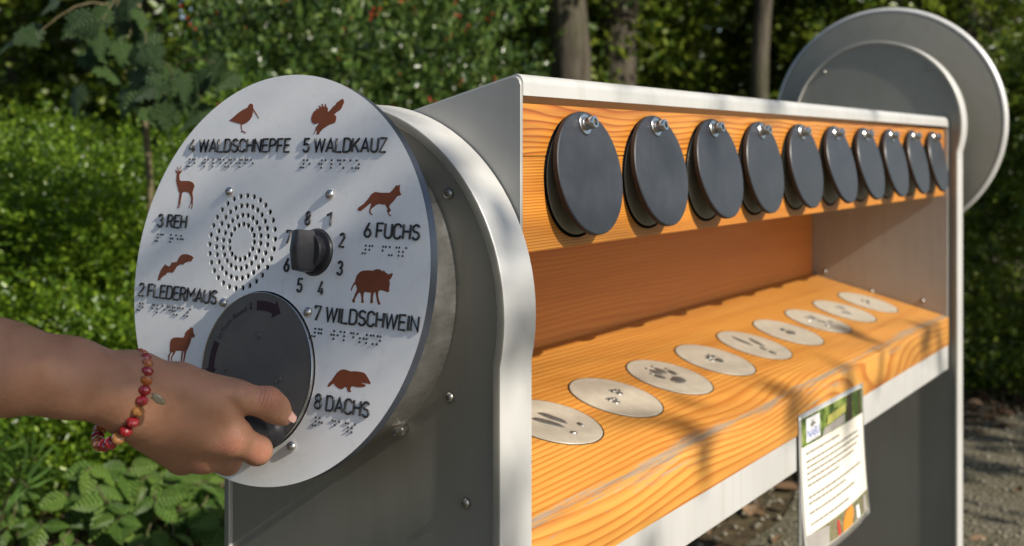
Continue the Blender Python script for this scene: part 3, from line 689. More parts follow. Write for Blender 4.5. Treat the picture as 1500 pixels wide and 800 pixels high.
# ------------------------------------------------------------------ arm and hand: rounded cones blended into one skin
def round_cone(G, a, b, ra, rb):
    a = np.asarray(a); b = np.asarray(b); ba = b-a; L = ba @ ba
    t = np.clip(((G-a) @ ba)/L, 0, 1); return np.linalg.norm(G-a-t[..., None]*ba, axis=-1)-(ra+(rb-ra)*t)
def smin(a, b, k):
    h = np.clip(.5+.5*(b-a)/k, 0, 1); return b+(a-b)*h-k*h*(1-h)
def surface_nets(Fv, org, st):
    S = Fv < 0; nx, ny, nz = Fv.shape
    c = sum(S[i:nx-1+i, j:ny-1+j, k:nz-1+k].astype(np.int8) for i in (0, 1) for j in (0, 1) for k in (0, 1))
    cell = (c > 0) & (c < 8); idx = -np.ones(cell.shape, int); I = np.argwhere(cell); idx[cell] = np.arange(len(I))
    acc = np.zeros((len(I), 3)); cnt = np.zeros(len(I))
    cor = [(i, j, k) for i in (0, 1) for j in (0, 1) for k in (0, 1)]
    for p in cor:
        for ax in range(3):
            if p[ax]: continue
            q = list(p); q[ax] = 1
            fa = Fv[I[:, 0]+p[0], I[:, 1]+p[1], I[:, 2]+p[2]]; fb = Fv[I[:, 0]+q[0], I[:, 1]+q[1], I[:, 2]+q[2]]
            m = (fa < 0) != (fb < 0); t = np.where(m, fa/np.where(m, fa-fb, 1), 0)
            pt = np.array(p, float)[None]+t[:, None]*(np.array(q)-np.array(p))[None]
            acc[m] += pt[m]; cnt[m] += 1
    V = org+st*(I+acc/cnt[:, None]); quads = []
    for ax in range(3):
        o1, o2 = [(1, 2), (2, 0), (0, 1)][ax]
        sl = [slice(None)]*3; sh = [slice(None)]*3; sl[ax] = slice(0, -1); sh[ax] = slice(1, None)
        A = S[tuple(sl)]; B = S[tuple(sh)]
        E_ = np.argwhere(A != B); E_ = E_[(E_[:, o1] > 0) & (E_[:, o2] > 0) & (E_[:, o1] < Fv.shape[o1]-1) & (E_[:, o2] < Fv.shape[o2]-1)]
        def cid(d1, d2):
            e = E_.copy(); e[:, o1] += d1; e[:, o2] += d2; return idx[e[:, 0], e[:, 1], e[:, 2]]
        Q = np.stack([cid(-1, -1), cid(0, -1), cid(0, 0), cid(-1, 0)], 1)
        fl = ~A[E_[:, 0], E_[:, 1], E_[:, 2]]; Q[fl] = Q[fl][:, ::-1]; quads.append(Q)
    Q = np.concatenate(quads); Q = Q[(Q >= 0).all(1)]
    return V, Q
def J(px, py, d): return at(px, py, d)

KNUCK = []
for pa, pb, pc, rad in ((J(345, 578, .878), J(396, 582, .888), J(405, 598, .895), .015), (J(338, 640, .88), J(381, 664, .900), J(385, 650, .92), .014), (J(290, 620, .86), J(338, 650, .878), J(377, 660, .90), .014), (J(260, 640, .87), J(290, 682, .895), J(320, 690, .91), .014)):
    dv = np.asarray(pc)-np.asarray(pa); KNUCK.append((pb, dv/np.linalg.norm(dv), rad))
def skin_mat():
    t = NT('skin'); v = t.coord()
    blot = t.noise(v, 45, 4, .6); fine = t.n('ShaderNodeTexVoronoi'); t.l(v, fine.inputs['Vector']); fine.inputs['Scale'].default_value = 900
    c = t.ramp(blot, [(.3, (.31, .150, .088)), (.55, (.37, .19, .116)), (.75, (.41, .19, .125))])
    fr = t.ramp(t.noise(v, 260, 2, .5), [(.68, (0, 0, 0)), (.78, (1, 1, 1))])
    c = t.mix(t.math('MULTIPLY', fr, .15), c, (.28, .115, .06))
    wr = t.noise(t.coord((1, 1, 1)), 320, 4, .65)
    nrm = t.bump(t.math('MULTIPLY_ADD', fine.outputs['Distance'], .35, wr), .26, .0012)
    hgt = t.math('MULTIPLY_ADD', fine.outputs['Distance'], .35, wr)
    for cpt, axv, rad in KNUCK:
        sub = t.n('ShaderNodeVectorMath', operation='SUBTRACT'); t.l(v, sub.inputs[0]); sub.inputs[1].default_value = tuple(cpt)
        ln = t.n('ShaderNodeVectorMath', operation='LENGTH'); t.l(sub.outputs[0], ln.inputs[0])
        dt = t.n('ShaderNodeVectorMath', operation='DOT_PRODUCT'); t.l(sub.outputs[0], dt.inputs[0]); dt.inputs[1].default_value = tuple(axv)
        mk = t.n('ShaderNodeMapRange', interpolation_type='SMOOTHSTEP'); t.l(ln.outputs['Value'], mk.inputs[0]); mk.inputs[1].default_value = rad*.35; mk.inputs[2].default_value = rad; mk.inputs[3].default_value = 1; mk.inputs[4].default_value = 0
        sn = t.math('SINE', t.math('MULTIPLY_ADD', wr, 5.0, t.math('MULTIPLY', dt.outputs['Value'], 2*math.pi/.0027)))
        hgt = t.math('MULTIPLY_ADD', t.math('MULTIPLY', sn, mk.outputs[0]), .55, hgt)
        c = t.mix(t.math('MULTIPLY', mk.outputs[0], .45), c, (.44, .165, .115))
    nrm = t.bump(hgt, .30, .0013)
    p = t.principled(c, .52, 0, .35, 0, nrm)
    p.inputs['Subsurface Weight'].default_value = .18; p.inputs['Subsurface Radius'].default_value = (1.0, .35, .2); p.inputs['Subsurface Scale'].default_value = .006
    return t.m
SKIN = skin_mat()
NAIL = plain('nail', (.62, .36, .29), .22, 0, .5, .05, 100)

def blocks(field, lo, st, dims):             # sample a field only near its surface
    dims = (np.ceil(dims/16)*16).astype(int)
    FV = np.ones(dims, np.float32); g = st*np.arange(16); Gb = np.stack(np.meshgrid(g, g, g, indexing='ij'), -1)
    cc = np.stack(np.meshgrid(*[np.arange(k) for k in dims//16], indexing='ij'), -1).reshape(-1, 3)
    cd = field(lo+st*(cc*16+7.5)[:, None, None, :])[:, 0, 0]
    for (i, j, k), d0 in zip(cc, cd):
        sl3 = (slice(i*16, i*16+16), slice(j*16, j*16+16), slice(k*16, k*16+16))
        if abs(d0) > st*16*1.15+.012: FV[sl3] = d0
        else: FV[sl3] = field(lo+st*16*np.array([i, j, k])+Gb)
    return FV
def cone_mesh(name, cones, k, st, cut=None):
    A = np.array([p for c in cones for p in c[:2]]); R = max(max(c[2:]) for c in cones)
    lo = A.min(0)-R-.02; hi = A.max(0)+R+.02
    def field(G):
        d = None
        for c in cones:
            e = round_cone(G, *c); d = e if d is None else smin(d, e, k)
        if cut is not None: d = np.maximum(d, cut(G))
        return d
    V, Q = surface_nets(blocks(field, lo, st, np.ceil((hi-lo)/st).astype(int)), lo, st)
    return V, Q
def arm():
    # joints: photo column, photo row, distance ahead of the camera
    E0 = J(-330, 450, .745); E1 = np.array([-.425, .178, .955]); SHO = np.array([-.47, .245, 1.06]); F1 = J(-120, 510, .775); F2 = J(0, 540, .795); F3 = J(100, 553, .82); W = J(190, 575, .848)
    palm = []
    arm_c = [(E1, E0, .042, .041), (E0, F1, .044, .0375), (F1, F2, .0375, .0315), (F2, F3, .0315, .0270), (F3, W, .0270, .0250)]
    W1 = J(205, 556, .852); W2 = J(205, 602, .858)
    IM = J(338, 640, .892); MM = J(300, 662, .905); RM = J(268, 668, .922); PM = J(240, 650, .938)
    palm = [(W1, J(300, 585, .880), .0175, .0165), (W, J(290, 625, .888), .026, .020), (W2, J(258, 652, .905), .0190, .0165),
            (J(250, 600, .878), IM, .024, .0148), (J(240, 615, .880), MM, .023, .0142), (W2, RM, .020, .0130), (W2, PM, .018, .0120),
            (IM, MM, .0135, .0130), (MM, RM, .0130, .0125), (J(262, 562, .872), J(318, 600, .885), .0155, .0150)]
    thumb = [(J(262, 566, .876), J(322, 578, .888), .0165, .0135), (J(322, 578, .888), J(345, 581, .890), .0135, .0125), (J(345, 581, .890), J(393, 591, .902), .0125, .0113),
             (J(393, 591, .902), J(405, 600, .906), .0113, .0105), (J(405, 600, .906), J(416, 611, .909), .0105, .0072)]
    IP = J(377, 660, .912); ID = J(372, 640, .944); IT = J(352, 622, .952)
    index = [(IM, IP, .0140, .0118), (IP, ID, .0116, .0098), (ID, IT, .0098, .0080)]
    MP = J(334, 676, .940); MD_ = J(345, 650, .966); MT = J(330, 632, .968)
    middle = [(MM, MP, .0138, .0112), (MP, MD_, .0110, .0092), (MD_, MT, .0092, .0076)]
    RP = J(296, 672, .957); RDp = J(312, 650, .978); RT = J(305, 630, .976)
    ring = [(RM, RP, .0128, .0104), (RP, RDp, .0102, .0085), (RDp, RT, .0085, .0070)]
    PP = J(262, 650, .966); PD = J(280, 630, .984); PT = J(278, 615, .980)
    pinky = [(PM, PP, .0115, .0092), (PP, PD, .0090, .0076), (PD, PT, .0076, .0064)]
    allj = np.array([p for g in (arm_c[1:], palm, thumb, index, middle, ring, pinky) for c in g for p in c[:2]])
    def field(G):
        def un(L, k):
            d = None
            for c in L:
                e = round_cone(G, *c); d = e if d is None else smin(d, e, k)
            return d
        fa = un(arm_c, .012); fp = un(palm, .011); d = smin(fa, fp, .016)
        ft = un(thumb, .006); d = smin(d, ft, .0055)
        for L in (index, middle, ring, pinky):
            fi = un(L, .0035); d = smin(d, fi, .0040)
        # knuckles and the tendon lines that run to them
        for p, r, k in ((IM, .0100, .006), (MM, .0098, .006), (RM, .0092, .006)):
            q = p+(CAM-p)/np.linalg.norm(CAM-p)*.0058
            d = smin(d, np.linalg.norm(G-q, axis=-1)-r*.92, k)
        q = J(394, 583, .897); d = smin(d, np.linalg.norm(G-q, axis=-1)-.0082, .006)       # thumb knuckle
        # crease of the web between thumb and index
        cr = round_cone(G, J(336, 586, .872), J(358, 612, .880), .0016, .0030); d = -smin(-d, cr, .004)
        return d
    lo = np.minimum(np.minimum(allj.min(0), E0), E1)-.06; hi = np.maximum(np.maximum(allj.max(0), E0), E1)+.06
    st = .0016
    dims = np.ceil((hi-lo)/st).astype(int)
    FV = blocks(field, lo, st, dims)
    V, Q = surface_nets(FV, lo, st)
    # even out the grid steps
    n = len(V); e = np.concatenate([Q[:, [0, 1]], Q[:, [1, 2]], Q[:, [2, 3]], Q[:, [3, 0]]])
    for _ in range(3):
        s = np.zeros_like(V); c = np.zeros(n)
        np.add.at(s, e[:, 0], V[e[:, 1]]); np.add.at(s, e[:, 1], V[e[:, 0]]); np.add.at(c, e[:, 0], 1); np.add.at(c, e[:, 1], 1)
        V = .5*V+.5*s/c[:, None]
    # the rest of the person stands outside the picture, to the left
    a = np.array; SL_ = a([-.58, .53, 1.07]); NK = a([-.535, .39, 1.12]); HD = a([-.515, .385, 1.285])
    fwd = a([.86, -.50, 0.]); lat = a([.50, .86, 0.])
    skull = [(NK-a([0, 0, .04]), HD-a([0, 0, .06]), .048, .052), (HD, HD+a([0, 0, .035]), .082, .084), (HD-a([0, 0, .055])+fwd*.03, HD+fwd*.022, .058, .070),
             (HD+fwd*.085-a([0, 0, .012]), HD+fwd*.100-a([0, 0, .032]), .009, .013), (HD-a([0, 0, .085])+fwd*.062, HD-a([0, 0, .062])+fwd*.070, .020, .022),
             (HD+lat*.082-a([0, 0, .02]), HD+lat*.086+a([0, 0, .012]), .012, .014), (HD-lat*.082-a([0, 0, .02]), HD-lat*.086+a([0, 0, .012]), .012, .014)]
    V2, Q2 = cone_mesh('head', skull, .016, .005)
    lh = a([-.47, .62, .68]); V3, Q3 = cone_mesh('limb', [(SL_, a([-.60, .62, .88]), .044, .036), (a([-.60, .62, .88]), lh, .034, .024), (lh, a([-.43, .60, .62]), .026, .018), (lh, a([-.42, .585, .645]), .012, .010), (a([-.43, .60, .62]), a([-.42, .60, .575]), .012, .009), (a([-.43, .605, .62]), a([-.43, .615, .572]), .012, .009), (a([-.43, .61, .62]), a([-.44, .632, .578]), .011, .008)], .010, .005)
    V2 = np.concatenate([V2, V3]); Q2 = np.concatenate([Q2, Q3+len(V2)-len(V3)])
    Q = np.concatenate([Q, Q2+len(V)]); V = np.concatenate([V, V2])
    me = fastmesh('person', V, Q, True)
    o = put('person', me, SKIN)
    tag(o, 'bare forearm and right hand turning the black crank handle', 'person')
    # thumb nail: a small curved plate on the far side of the tip
    tip = J(416, 611, .909); back = J(400, 596, .904); ax = (tip-back)/np.linalg.norm(tip-back)
    tocam = (CAM-tip)/np.linalg.norm(CAM-tip); side = np.cross(ax, tocam); side /= np.linalg.norm(side)
    if side @ (J(430, 600, .905)-tip) < 0: side = -side
    nn = tocam*.68+side*.72; nn -= ax*(nn @ ax); nn /= np.linalg.norm(nn); bb = np.cross(ax, nn)
    v = []; f = []; nu, nv = 8, 8
    for j in range(nv+1):
        for i in range(nu+1):
            t = -1+2*i/nu; s = j/nv; w = .0058*(1-.35*max(0, s-.75)/.25*.8); w *= (.75+.25*min(1, s*4))
            rr = .0088-.0022*s
            a = t*w/rr; p = back+ax*(.0055+.0148*s)+nn*(rr*math.cos(a)+.0006)+bb*rr*math.sin(a); v.append(p)
    for j in range(nv):
        for i in range(nu): a = j*(nu+1)+i; f.append((a, a+1, a+nu+2, a+nu+1))
    put('thumbnail', mesh('thumbnail', v, f, True), NAIL, o)
    a = np.array; HP = a([-.63, .43, .66])
    V4, Q4 = cone_mesh('shirt', [(SHO, E1+(SHO-E1)*.15, .056, .055), (SL_, a([-.592, .585, .95]), .056, .052), (SHO, SL_, .062, .062), (a([-.54, .385, 1.02]), HP+a([0, 0, .03]), .10, .095), (a([-.535, .385, 1.07]), NK-a([0, 0, .01]), .075, .055), (HP+lat*.05, HP-lat*.05, .098, .098)], .03, .006)
    put('shirt', fastmesh('shirt', V4, Q4, True), plain('navy_cotton', (.035, .05, .09), .8, 0, .2, .15, 60, .2, 500), o)
    k1, k2 = a([-.57, .36, .36]), a([-.60, .53, .36]); f1, f2 = a([-.60, .345, .07]), a([-.63, .55, .07])
    V5, Q5 = cone_mesh('trousers', [(HP-lat*.055, k1, .088, .062), (HP+lat*.055, k2, .088, .062), (k1, f1, .060, .048), (k2, f2, .060, .048), (HP+lat*.05, HP-lat*.05, .100, .100)], .02, .006)
    put('trousers', fastmesh('trousers', V5, Q5, True), plain('blue_denim', (.06, .08, .13), .85, 0, .2, .2, 80, .25, 700), o)
    for f in (f1, f2):
        b = a([f[0], f[1], .040]); Vs, Qs = cone_mesh('shoe', [(b-fwd*.03, b+fwd*.05, .040, .038), (b+fwd*.05, b+fwd*.13-a([0, 0, .006]), .038, .034)], .01, .005)
        put('shoe', fastmesh('shoe', Vs, Qs, True), plain('grey_canvas', (.10, .10, .10), .8), o)
    up_ = lambda G: -((G-HD) @ (a([0, 0, 1])*.62-fwd*.78))-.004
    V6, Q6 = cone_mesh('hair', [(HD, HD+a([0, 0, .036]), .092, .092), (HD-fwd*.02, HD-fwd*.05-a([0, 0, .16]), .085, .055)], .03, .006, up_)
    put('hair', fastmesh('hair', V6, Q6, True), plain('brown_hair', (.05, .028, .014), .5, 0, .4, .3, 200, .3, 600), o)
    EYE = lathe('eye', [(0, .0), (.011, .0), (.0085, .007), (.004, .0098), (0, .0102)], 20, 80)
    for sgn in (1, -1):
        e_ = HD+fwd*.080+lat*.032*sgn+a([0, 0, .012]); put('eye', EYE, plain('eye_white', (.6, .58, .55), .15), o, axis_m(e_, fwd))
    MO = [(HD+fwd*(.0935-.35*x*x*20)+lat*x+a([0, 0, -.0585+z])) for x, z in ((-.022, 0), (-.010, .004), (0, .003), (.010, .004), (.022, 0), (.010, -.007), (0, -.009), (-.010, -.007))]
    put('lips', mesh('lips', MO, [tuple(range(8))]), plain('lips', (.36, .11, .09), .4), o)
    return o
ARM = arm()

# bracelet
def glass(name, col, rough=.12):
    t = NT(name); v = t.coord(); c = t.ramp(t.noise(v, 350, 3), [(.3, tuple(x*.6 for x in col)), (.7, col)])
    p = t.principled(c, rough, 0, .6, .6); p.inputs['Transmission Weight'].default_value = .25; p.inputs['Subsurface Weight'].default_value = .0
    return t.m
RED = glass('red_glass', (.40, .018, .022)); AMB = glass('amber_glass', (.56, .15, .025)); CLR = glass('honey_glass', (.60, .26, .07))
def bracelet():
    c = J(196, 582, .850); up = J(206, 522, .850)-c; up /= np.linalg.norm(up)
    tc = (CAM-c)/np.linalg.norm(CAM-c); tc -= up*(tc @ up); tc /= np.linalg.norm(tc)
    sd = np.cross(up, tc); sd = sd if sd @ (J(260, 582, .85)-c) > 0 else -sd
    T = thing('bead_bracelet', 'red and amber glass bead bracelet round the wrist', 'bracelet', tuple(c))
    bm = bmesh.new(); bmesh.ops.create_uvsphere(bm, u_segments=10, v_segments=7, radius=.0051)
    for v in bm.verts: v.co.z *= .78
    base = bm_mesh('bead', bm)
    meshes = []
    for m in (RED, AMB, CLR):
        b = base.copy(); b.materials.append(m); meshes.append(b)
    n = 27; order = [1, 0, 1, 0, 1, 0, 0, 2, 0, 0, 2, 0, 0, 1, 2, 0, 1, 0, 0, 1, 0, 1, 0, 2, 0, 1, 0]
    for i in range(n):
        a = 2*math.pi*i/n
        # starts on top of the wrist and runs down the side that faces us
        r_up, r_tc = .0318, .0290
        sag = .0
        p = c+up*r_up*math.cos(a)+tc*r_tc*math.sin(a)+sd*(.0075*math.sin(a)*1.25-.0045+.006*math.cos(a))
        low = max(0, -math.cos(a)); p = p-up*.0055*low-sd*.009*low*low
        tan = -up*math.sin(a)+tc*math.cos(a)
        put('bead', meshes[order[i]], None, T, axis_m(p, tan))
    ch = lathe('charm', [(0, -.0010), (.0026, -.0010), (.0030, 0), (.0026, .0010), (.0018, .0012), (0, .0009)], 20, 40)
    for v in ch.vertices: v.co.x *= 1.9
    q = J(232, 585, .812); put('charm', ch, plain('antique_silver', (.34, .31, .24), .3, .9, .5, .4, 900, .3, 900), T, axis_m(q, tc, J(245, 596, .812)-q))
    lk = lathe('link', [(.0016, 0), (.0022, 0), (.0022, .0006), (.0016, .0006)], 14); put('link', lk, CHROME, T, axis_m(J(222, 580, .813), tc))
bracelet()

# ------------------------------------------------------------------ ground
def ground_mat():
    t = NT('forest_floor'); v = t.coord()
    a = t.noise(v, 1.3, 5, .6); b = t.noise(v, 26, 6, .7); c_ = t.noise(v, 140, 3, .6)
    c = t.ramp(b, [(.25, (.030, .022, .012)), (.5, (.075, .055, .030)), (.68, (.13, .095, .052)), (.8, (.055, .06, .022))])
    c = t.mix(t.ramp(a, [(.45, (0, 0, 0)), (.6, (.6, .6, .6))]), c, (.045, .050, .020))
    t.principled(c, .9, 0, .2, 0, t.bump(t.math('MULTIPLY_ADD', c_, .4, b), .9, .02)); return t.m
def path_mat():
    t = NT('gravel_path'); v = t.coord()
    vo = t.n('ShaderNodeTexVoronoi'); t.l(v, vo.inputs['Vector']); vo.inputs['Scale'].default_value = 95
    b = t.noise(v, 5, 5, .65)
    c = t.ramp(vo.outputs['Distance'], [(0, (.20, .18, .13)), (.5, (.13, .115, .08)), (.9, (.045, .04, .026))])
    c = t.mix(t.ramp(b, [(.42, (0, 0, 0)), (.62, (.75, .75, .75))]), c, (.075, .068, .040))
    t.principled(c, .9, 0, .25, 0, t.bump(t.math('MULTIPLY', vo.outputs['Distance'], -1), .8, .008)); return t.m
def ground_height(x, y):
    # level by the station, a gentle bank behind it
    f = np.clip((-(x*.35)+y-2.0)/6, 0, 1); bank = f*f*(3-2*f)*.55
    return bank+.035*np.sin(x*1.3+.5)*np.sin(y*1.1)*np.clip((np.hypot(x-.8, y)-1.5)/2, 0, 1)
gx = np.concatenate([-np.geomspace(4, 160, 14)[::-1]-2, np.linspace(-5.5, 9, 88), 9+np.geomspace(.6, 150, 16)])
gy = np.concatenate([-np.geomspace(2, 160, 14)[::-1]-5, np.linspace(-6, 12, 96), 12+np.geomspace(.6, 150, 16)])
GX, GY = np.meshgrid(gx, gy, indexing='ij')
Vg = np.stack([GX, GY, ground_height(GX, GY)], -1).reshape(-1, 3)
ii, jj = np.meshgrid(np.arange(len(gx)-1), np.arange(len(gy)-1), indexing='ij'); ny_ = len(gy)
a_ = (ii*ny_+jj).ravel(); Qg = np.stack([a_, a_+ny_, a_+ny_+1, a_+1], 1)
gr = put('ground', fastmesh('ground', Vg, Qg, True), ground_mat()); gr['kind'] = 'structure'
pv = []; pf = []; N = 40
for i in range(N+1):
    x = -4+10*i/N
    e0 = -3.2+.12*math.sin(x*1.7); e1 = .85-.25*x+.08*math.sin(x*2.3+1)+.05*math.sin(x*6.1)
    for k in range(9):
        y = e0+(e1-e0)*k/8; pv.append((x, y, float(ground_height(np.array(x), np.array(y)))+.006))
for i in range(N):
    for k in range(8): a = i*9+k; pf.append((a, a+9, a+10, a+1))
po = put('path', mesh('path', pv, pf, True), path_mat()); po['kind'] = 'structure'

# ------------------------------------------------------------------ foliage
def leaf_mat(name, dark, mid, light, rough=.38, trans=.3, spec=.5):
    t = NT(name); g = t.n('ShaderNodeNewGeometry')
    c = t.ramp(g.outputs['Random Per Island'], [(0, dark), (.55, mid), (.93, light), (1.0, tuple(min(1, x*1.3) for x in light))])
    v = t.coord(); c = t.mix(t.math('MULTIPLY', t.noise(v, 9, 3, .6), .45), c, dark)
    p = t.n('ShaderNodeBsdfPrincipled'); t.l(c, p.inputs['Base Color']); p.inputs['Roughness'].default_value = rough; p.inputs['Specular IOR Level'].default_value = spec
    tr = t.n('ShaderNodeBsdfTranslucent'); t.l(t.mix(.5, c, light), tr.inputs[0])
    mx = t.n('ShaderNodeMixShader'); mx.inputs[0].default_value = trans; t.l(p.outputs[0], mx.inputs[1]); t.l(tr.outputs[0], mx.inputs[2]); t.l(mx.outputs[0], t.out.inputs[0])
    return t.m
def blade_mat(name, dark, mid, light, rough, trans):     # single leaves: colour per leaf, side veins, blemishes
    t = NT(name); oi = t.n('ShaderNodeObjectInfo'); v = t.coord(); sx = t.n('ShaderNodeSeparateXYZ'); t.l(v, sx.inputs[0])
    ay = t.math('ABSOLUTE', sx.outputs[1]); ve = t.math('SINE', t.math('MULTIPLY', t.math('SUBTRACT', sx.outputs[0], t.math('MULTIPLY', ay, .75)), 44))
    vm = t.ramp(ve, [(.80, (0, 0, 0)), (.98, (1, 1, 1))]); rib = t.n('ShaderNodeMapRange'); t.l(ay, rib.inputs[0]); rib.inputs[1].default_value = .008; rib.inputs[2].default_value = .022; rib.inputs[3].default_value = 1; rib.inputs[4].default_value = 0
    c = t.ramp(oi.outputs['Random'], [(0, dark), (.5, mid), (1, light)])
    c = t.mix(t.math('MULTIPLY', t.noise(v, 3.5, 4, .7), .55), c, dark)
    c = t.mix(t.math('MULTIPLY', vm, .35), c, light); c = t.mix(t.math('MULTIPLY', rib.outputs[0], .6), c, tuple(min(1, x*1.25) for x in light))
    c = t.mix(t.math('MULTIPLY', t.ramp(t.noise(v, 6, 5, .75), [(.66, (0, 0, 0)), (.74, (1, 1, 1))]), .6), c, (.13, .075, .03))
    p = t.n('ShaderNodeBsdfPrincipled'); t.l(c, p.inputs['Base Color']); p.inputs['Roughness'].default_value = rough
    t.l(t.bump(t.math('MULTIPLY_ADD', ve, -.4, t.noise(v, 9, 3)), .6, .03), p.inputs['Normal'])
    tr = t.n('ShaderNodeBsdfTranslucent'); t.l(c, tr.inputs[0]); mx = t.n('ShaderNodeMixShader'); mx.inputs[0].default_value = trans
    t.l(p.outputs[0], mx.inputs[1]); t.l(tr.outputs[0], mx.inputs[2]); t.l(mx.outputs[0], t.out.inputs[0]); return t.m
def bark_mat(name, dark, light, sc=1.0):
    t = NT(name); v = t.coord((18*sc, 18*sc, 3.0*sc)); n = t.noise(v, 1.6, 6, .7); m = t.noise(t.coord(), 2.2, 4, .6)
    c = t.ramp(n, [(.3, dark), (.7, light)]); c = t.mix(t.ramp(m, [(.5, (0, 0, 0)), (.72, (.5, .5, .5))]), c, (.06, .075, .03))
    t.principled(c, .9, 0, .2, 0, t.bump(n, .9, .015)); return t.m
BARK = bark_mat('grey_bark', (.026, .021, .015), (.105, .090, .068)); BARK2 = bark_mat('pale_bark', (.10, .09, .07), (.34, .31, .26), 1.4)
TWIG = plain('twig', (.10, .085, .045), .8, 0, .2, .3, 60)
BOX = leaf_mat('privet_leaf', (.032, .070, .007), (.100, .190, .013), (.24, .35, .028), .33, .40)
HOLLY = leaf_mat('holly_leaf', (.022, .048, .011), (.055, .108, .020), (.14, .20, .045), .28, .22)
BEECH = leaf_mat('beech_leaf', (.036, .070, .009), (.098, .165, .015), (.24, .29, .034), .38, .45)
MAPLE = blade_mat('maple_leaf', (.016, .040, .010), (.028, .062, .014), (.050, .095, .020), .6, .25)
BRAM = blade_mat('bramble_leaf', (.055, .12, .018), (.105, .195, .035), (.18, .28, .055), .42, .35)
FERN = leaf_mat('fern_leaf', (.06, .13, .02), (.10, .19, .03), (.15, .26, .05), .5, .4)
LITTER = leaf_mat('dead_leaf', (.055, .030, .014), (.15, .085, .040), (.32, .21, .12), .7, .15)
BERRY = plain('red_berry', (.42, .020, .014), .25, 0, .5, .2, 60)

HEX = np.array([(0, 0, 0), (.28, -.42, .10), (.68, -.36, .08), (1, 0, -.06), (.68, .36, .08), (.28, .42, .10)]); HEXF = np.array([(0, 1, 2, 3), (0, 3, 4, 5)])
def frames(D, Nrm):
    D = D/np.linalg.norm(D, axis=1, keepdims=True); S = np.cross(Nrm, D); S /= np.linalg.norm(S, axis=1, keepdims=True)+1e-9
    return D, S, np.cross(D, S)
def leaf_cloud(P, D, Nrm, L, W, tmpl=HEX, fc_=HEXF):
    D, S, U = frames(D, Nrm); n = len(P); k = len(tmpl)
    V = P[:, None]+tmpl[None, :, 0, None]*D[:, None]*L[:, None, None]+tmpl[None, :, 1, None]*S[:, None]*W[:, None, None]+tmpl[None, :, 2, None]*U[:, None]*W[:, None, None]
    return V.reshape(-1, 3), (fc_[None]+k*np.arange(n)[:, None, None]).reshape(-1, fc_.shape[1])
def unit(n, r): v = r.normal(size=(n, 3)); return v/np.linalg.norm(v, axis=1, keepdims=True)
def sprays(base, dirs, nleaf, length, L, W, r, droop=.25, pair=True):
    # leaves set along short shoots
    n = len(base); d = dirs/np.linalg.norm(dirs, axis=1, keepdims=True)
    side = np.cross(d, unit(n, r)); side /= np.linalg.norm(side, axis=1, keepdims=True)
    P = []; D = []; Nn = []
    for k in range(nleaf):
        t = (k+.6)/nleaf; s = 1 if k % 2 else -1
        pos = base+d*(length*t)[:, None]+np.array([0, 0, -1])*(droop*length*t*t)[:, None]
        P.append(pos); D.append(d*(.55+.6*t)+side*s*(1.0-.35*t)+r.normal(size=(n, 3))*.28)
        Nn.append(np.cross(d, side)*.8+np.array([0, 0, .8])+r.normal(size=(n, 3))*.45)
    P = np.concatenate(P); D = np.concatenate(D); Nn = np.concatenate(Nn); m = len(P)
    sc = r.uniform(.65, 1.2, m); return leaf_cloud(P, D, Nn, L*sc, W*sc)
def tubes(paths, sides=5):                    # list of (points, radii)
    V = []; Fq = []; b = 0
    for pts, rad in paths:
        pts = np.asarray(pts, float); T = np.gradient(pts, axis=0); T /= np.linalg.norm(T, axis=1, keepdims=True)+1e-9
        ref = np.array([1, .2, .1]) if abs(T[0, 0]) < .8 else np.array([0, 1, .1])
        A = np.cross(T, ref); A /= np.linalg.norm(A, axis=1, keepdims=True); B = np.cross(T, A)
        ang = np.arange(sides)*2*math.pi/sides
        R = np.asarray(rad)[:, None, None]*(np.cos(ang)[None, :, None]*A[:, None]+np.sin(ang)[None, :, None]*B[:, None])+pts[:, None]
        V.append(R.reshape(-1, 3)); m = len(pts)
        for i in range(m-1):
            for k in range(sides): Fq.append((b+i*sides+k, b+i*sides+(k+1) % sides, b+(i+1)*sides+(k+1) % sides, b+(i+1)*sides+k))
        b += m*sides
    return np.concatenate(V), np.array(Fq)
def wander(p0, d0, length, n, r, jit=.12, up=0.0):
    p = [np.asarray(p0, float)]; d = np.asarray(d0, float)/np.linalg.norm(d0)
    for _ in range(n):
        d = d+r.normal(size=3)*jit+np.array([0, 0, up]); d /= np.linalg.norm(d); p.append(p[-1]+d*length/n)
    return np.array(p)

def shrub_meshes(seed, rx, rz, nshoot, nleaf, slen, L, W, mat, stems=7, holes=.35, clump=26):
    r = np.random.default_rng(seed)
    C = unit(clump, r)*np.array([rx, rx, rz])*r.uniform(.35, .85, (clump, 1))+np.array([0, 0, rz])
    cr = r.uniform(.24, .48, clump)*min(rx, rz)
    k = r.integers(0, clump, nshoot); u = unit(nshoot, r)*(r.uniform(.25, 1, (nshoot, 1))**(1/2.2))
    base = C[k]+u*cr[k][:, None]; base[:, 2] = np.maximum(base[:, 2], .02)
    d = u+(base-np.array([0, 0, rz*.7]))*.8+np.array([0, 0, .35])+r.normal(size=(nshoot, 3))*.35
    V, Fq = sprays(base, d, nleaf, r.uniform(.6, 1.2, nshoot)*slen, L, W, r)
    fol = fastmesh('foliage', V, Fq); fol.materials.append(mat)
    P = []
    for c in C[:max(stems, 8)]:
        p0 = np.array([r.normal()*.06, r.normal()*.06, -.06]); mid = (p0+c)/2+r.normal(size=3)*.06
        P.append(([p0, p0*.4+mid*.6, mid, mid*.4+c*.6, c], [.012, .010, .008, .006, .003]))
    V, Fq = tubes(P); st = fastmesh('stem', V, Fq, True); st.materials.append(TWIG)
    return fol, st
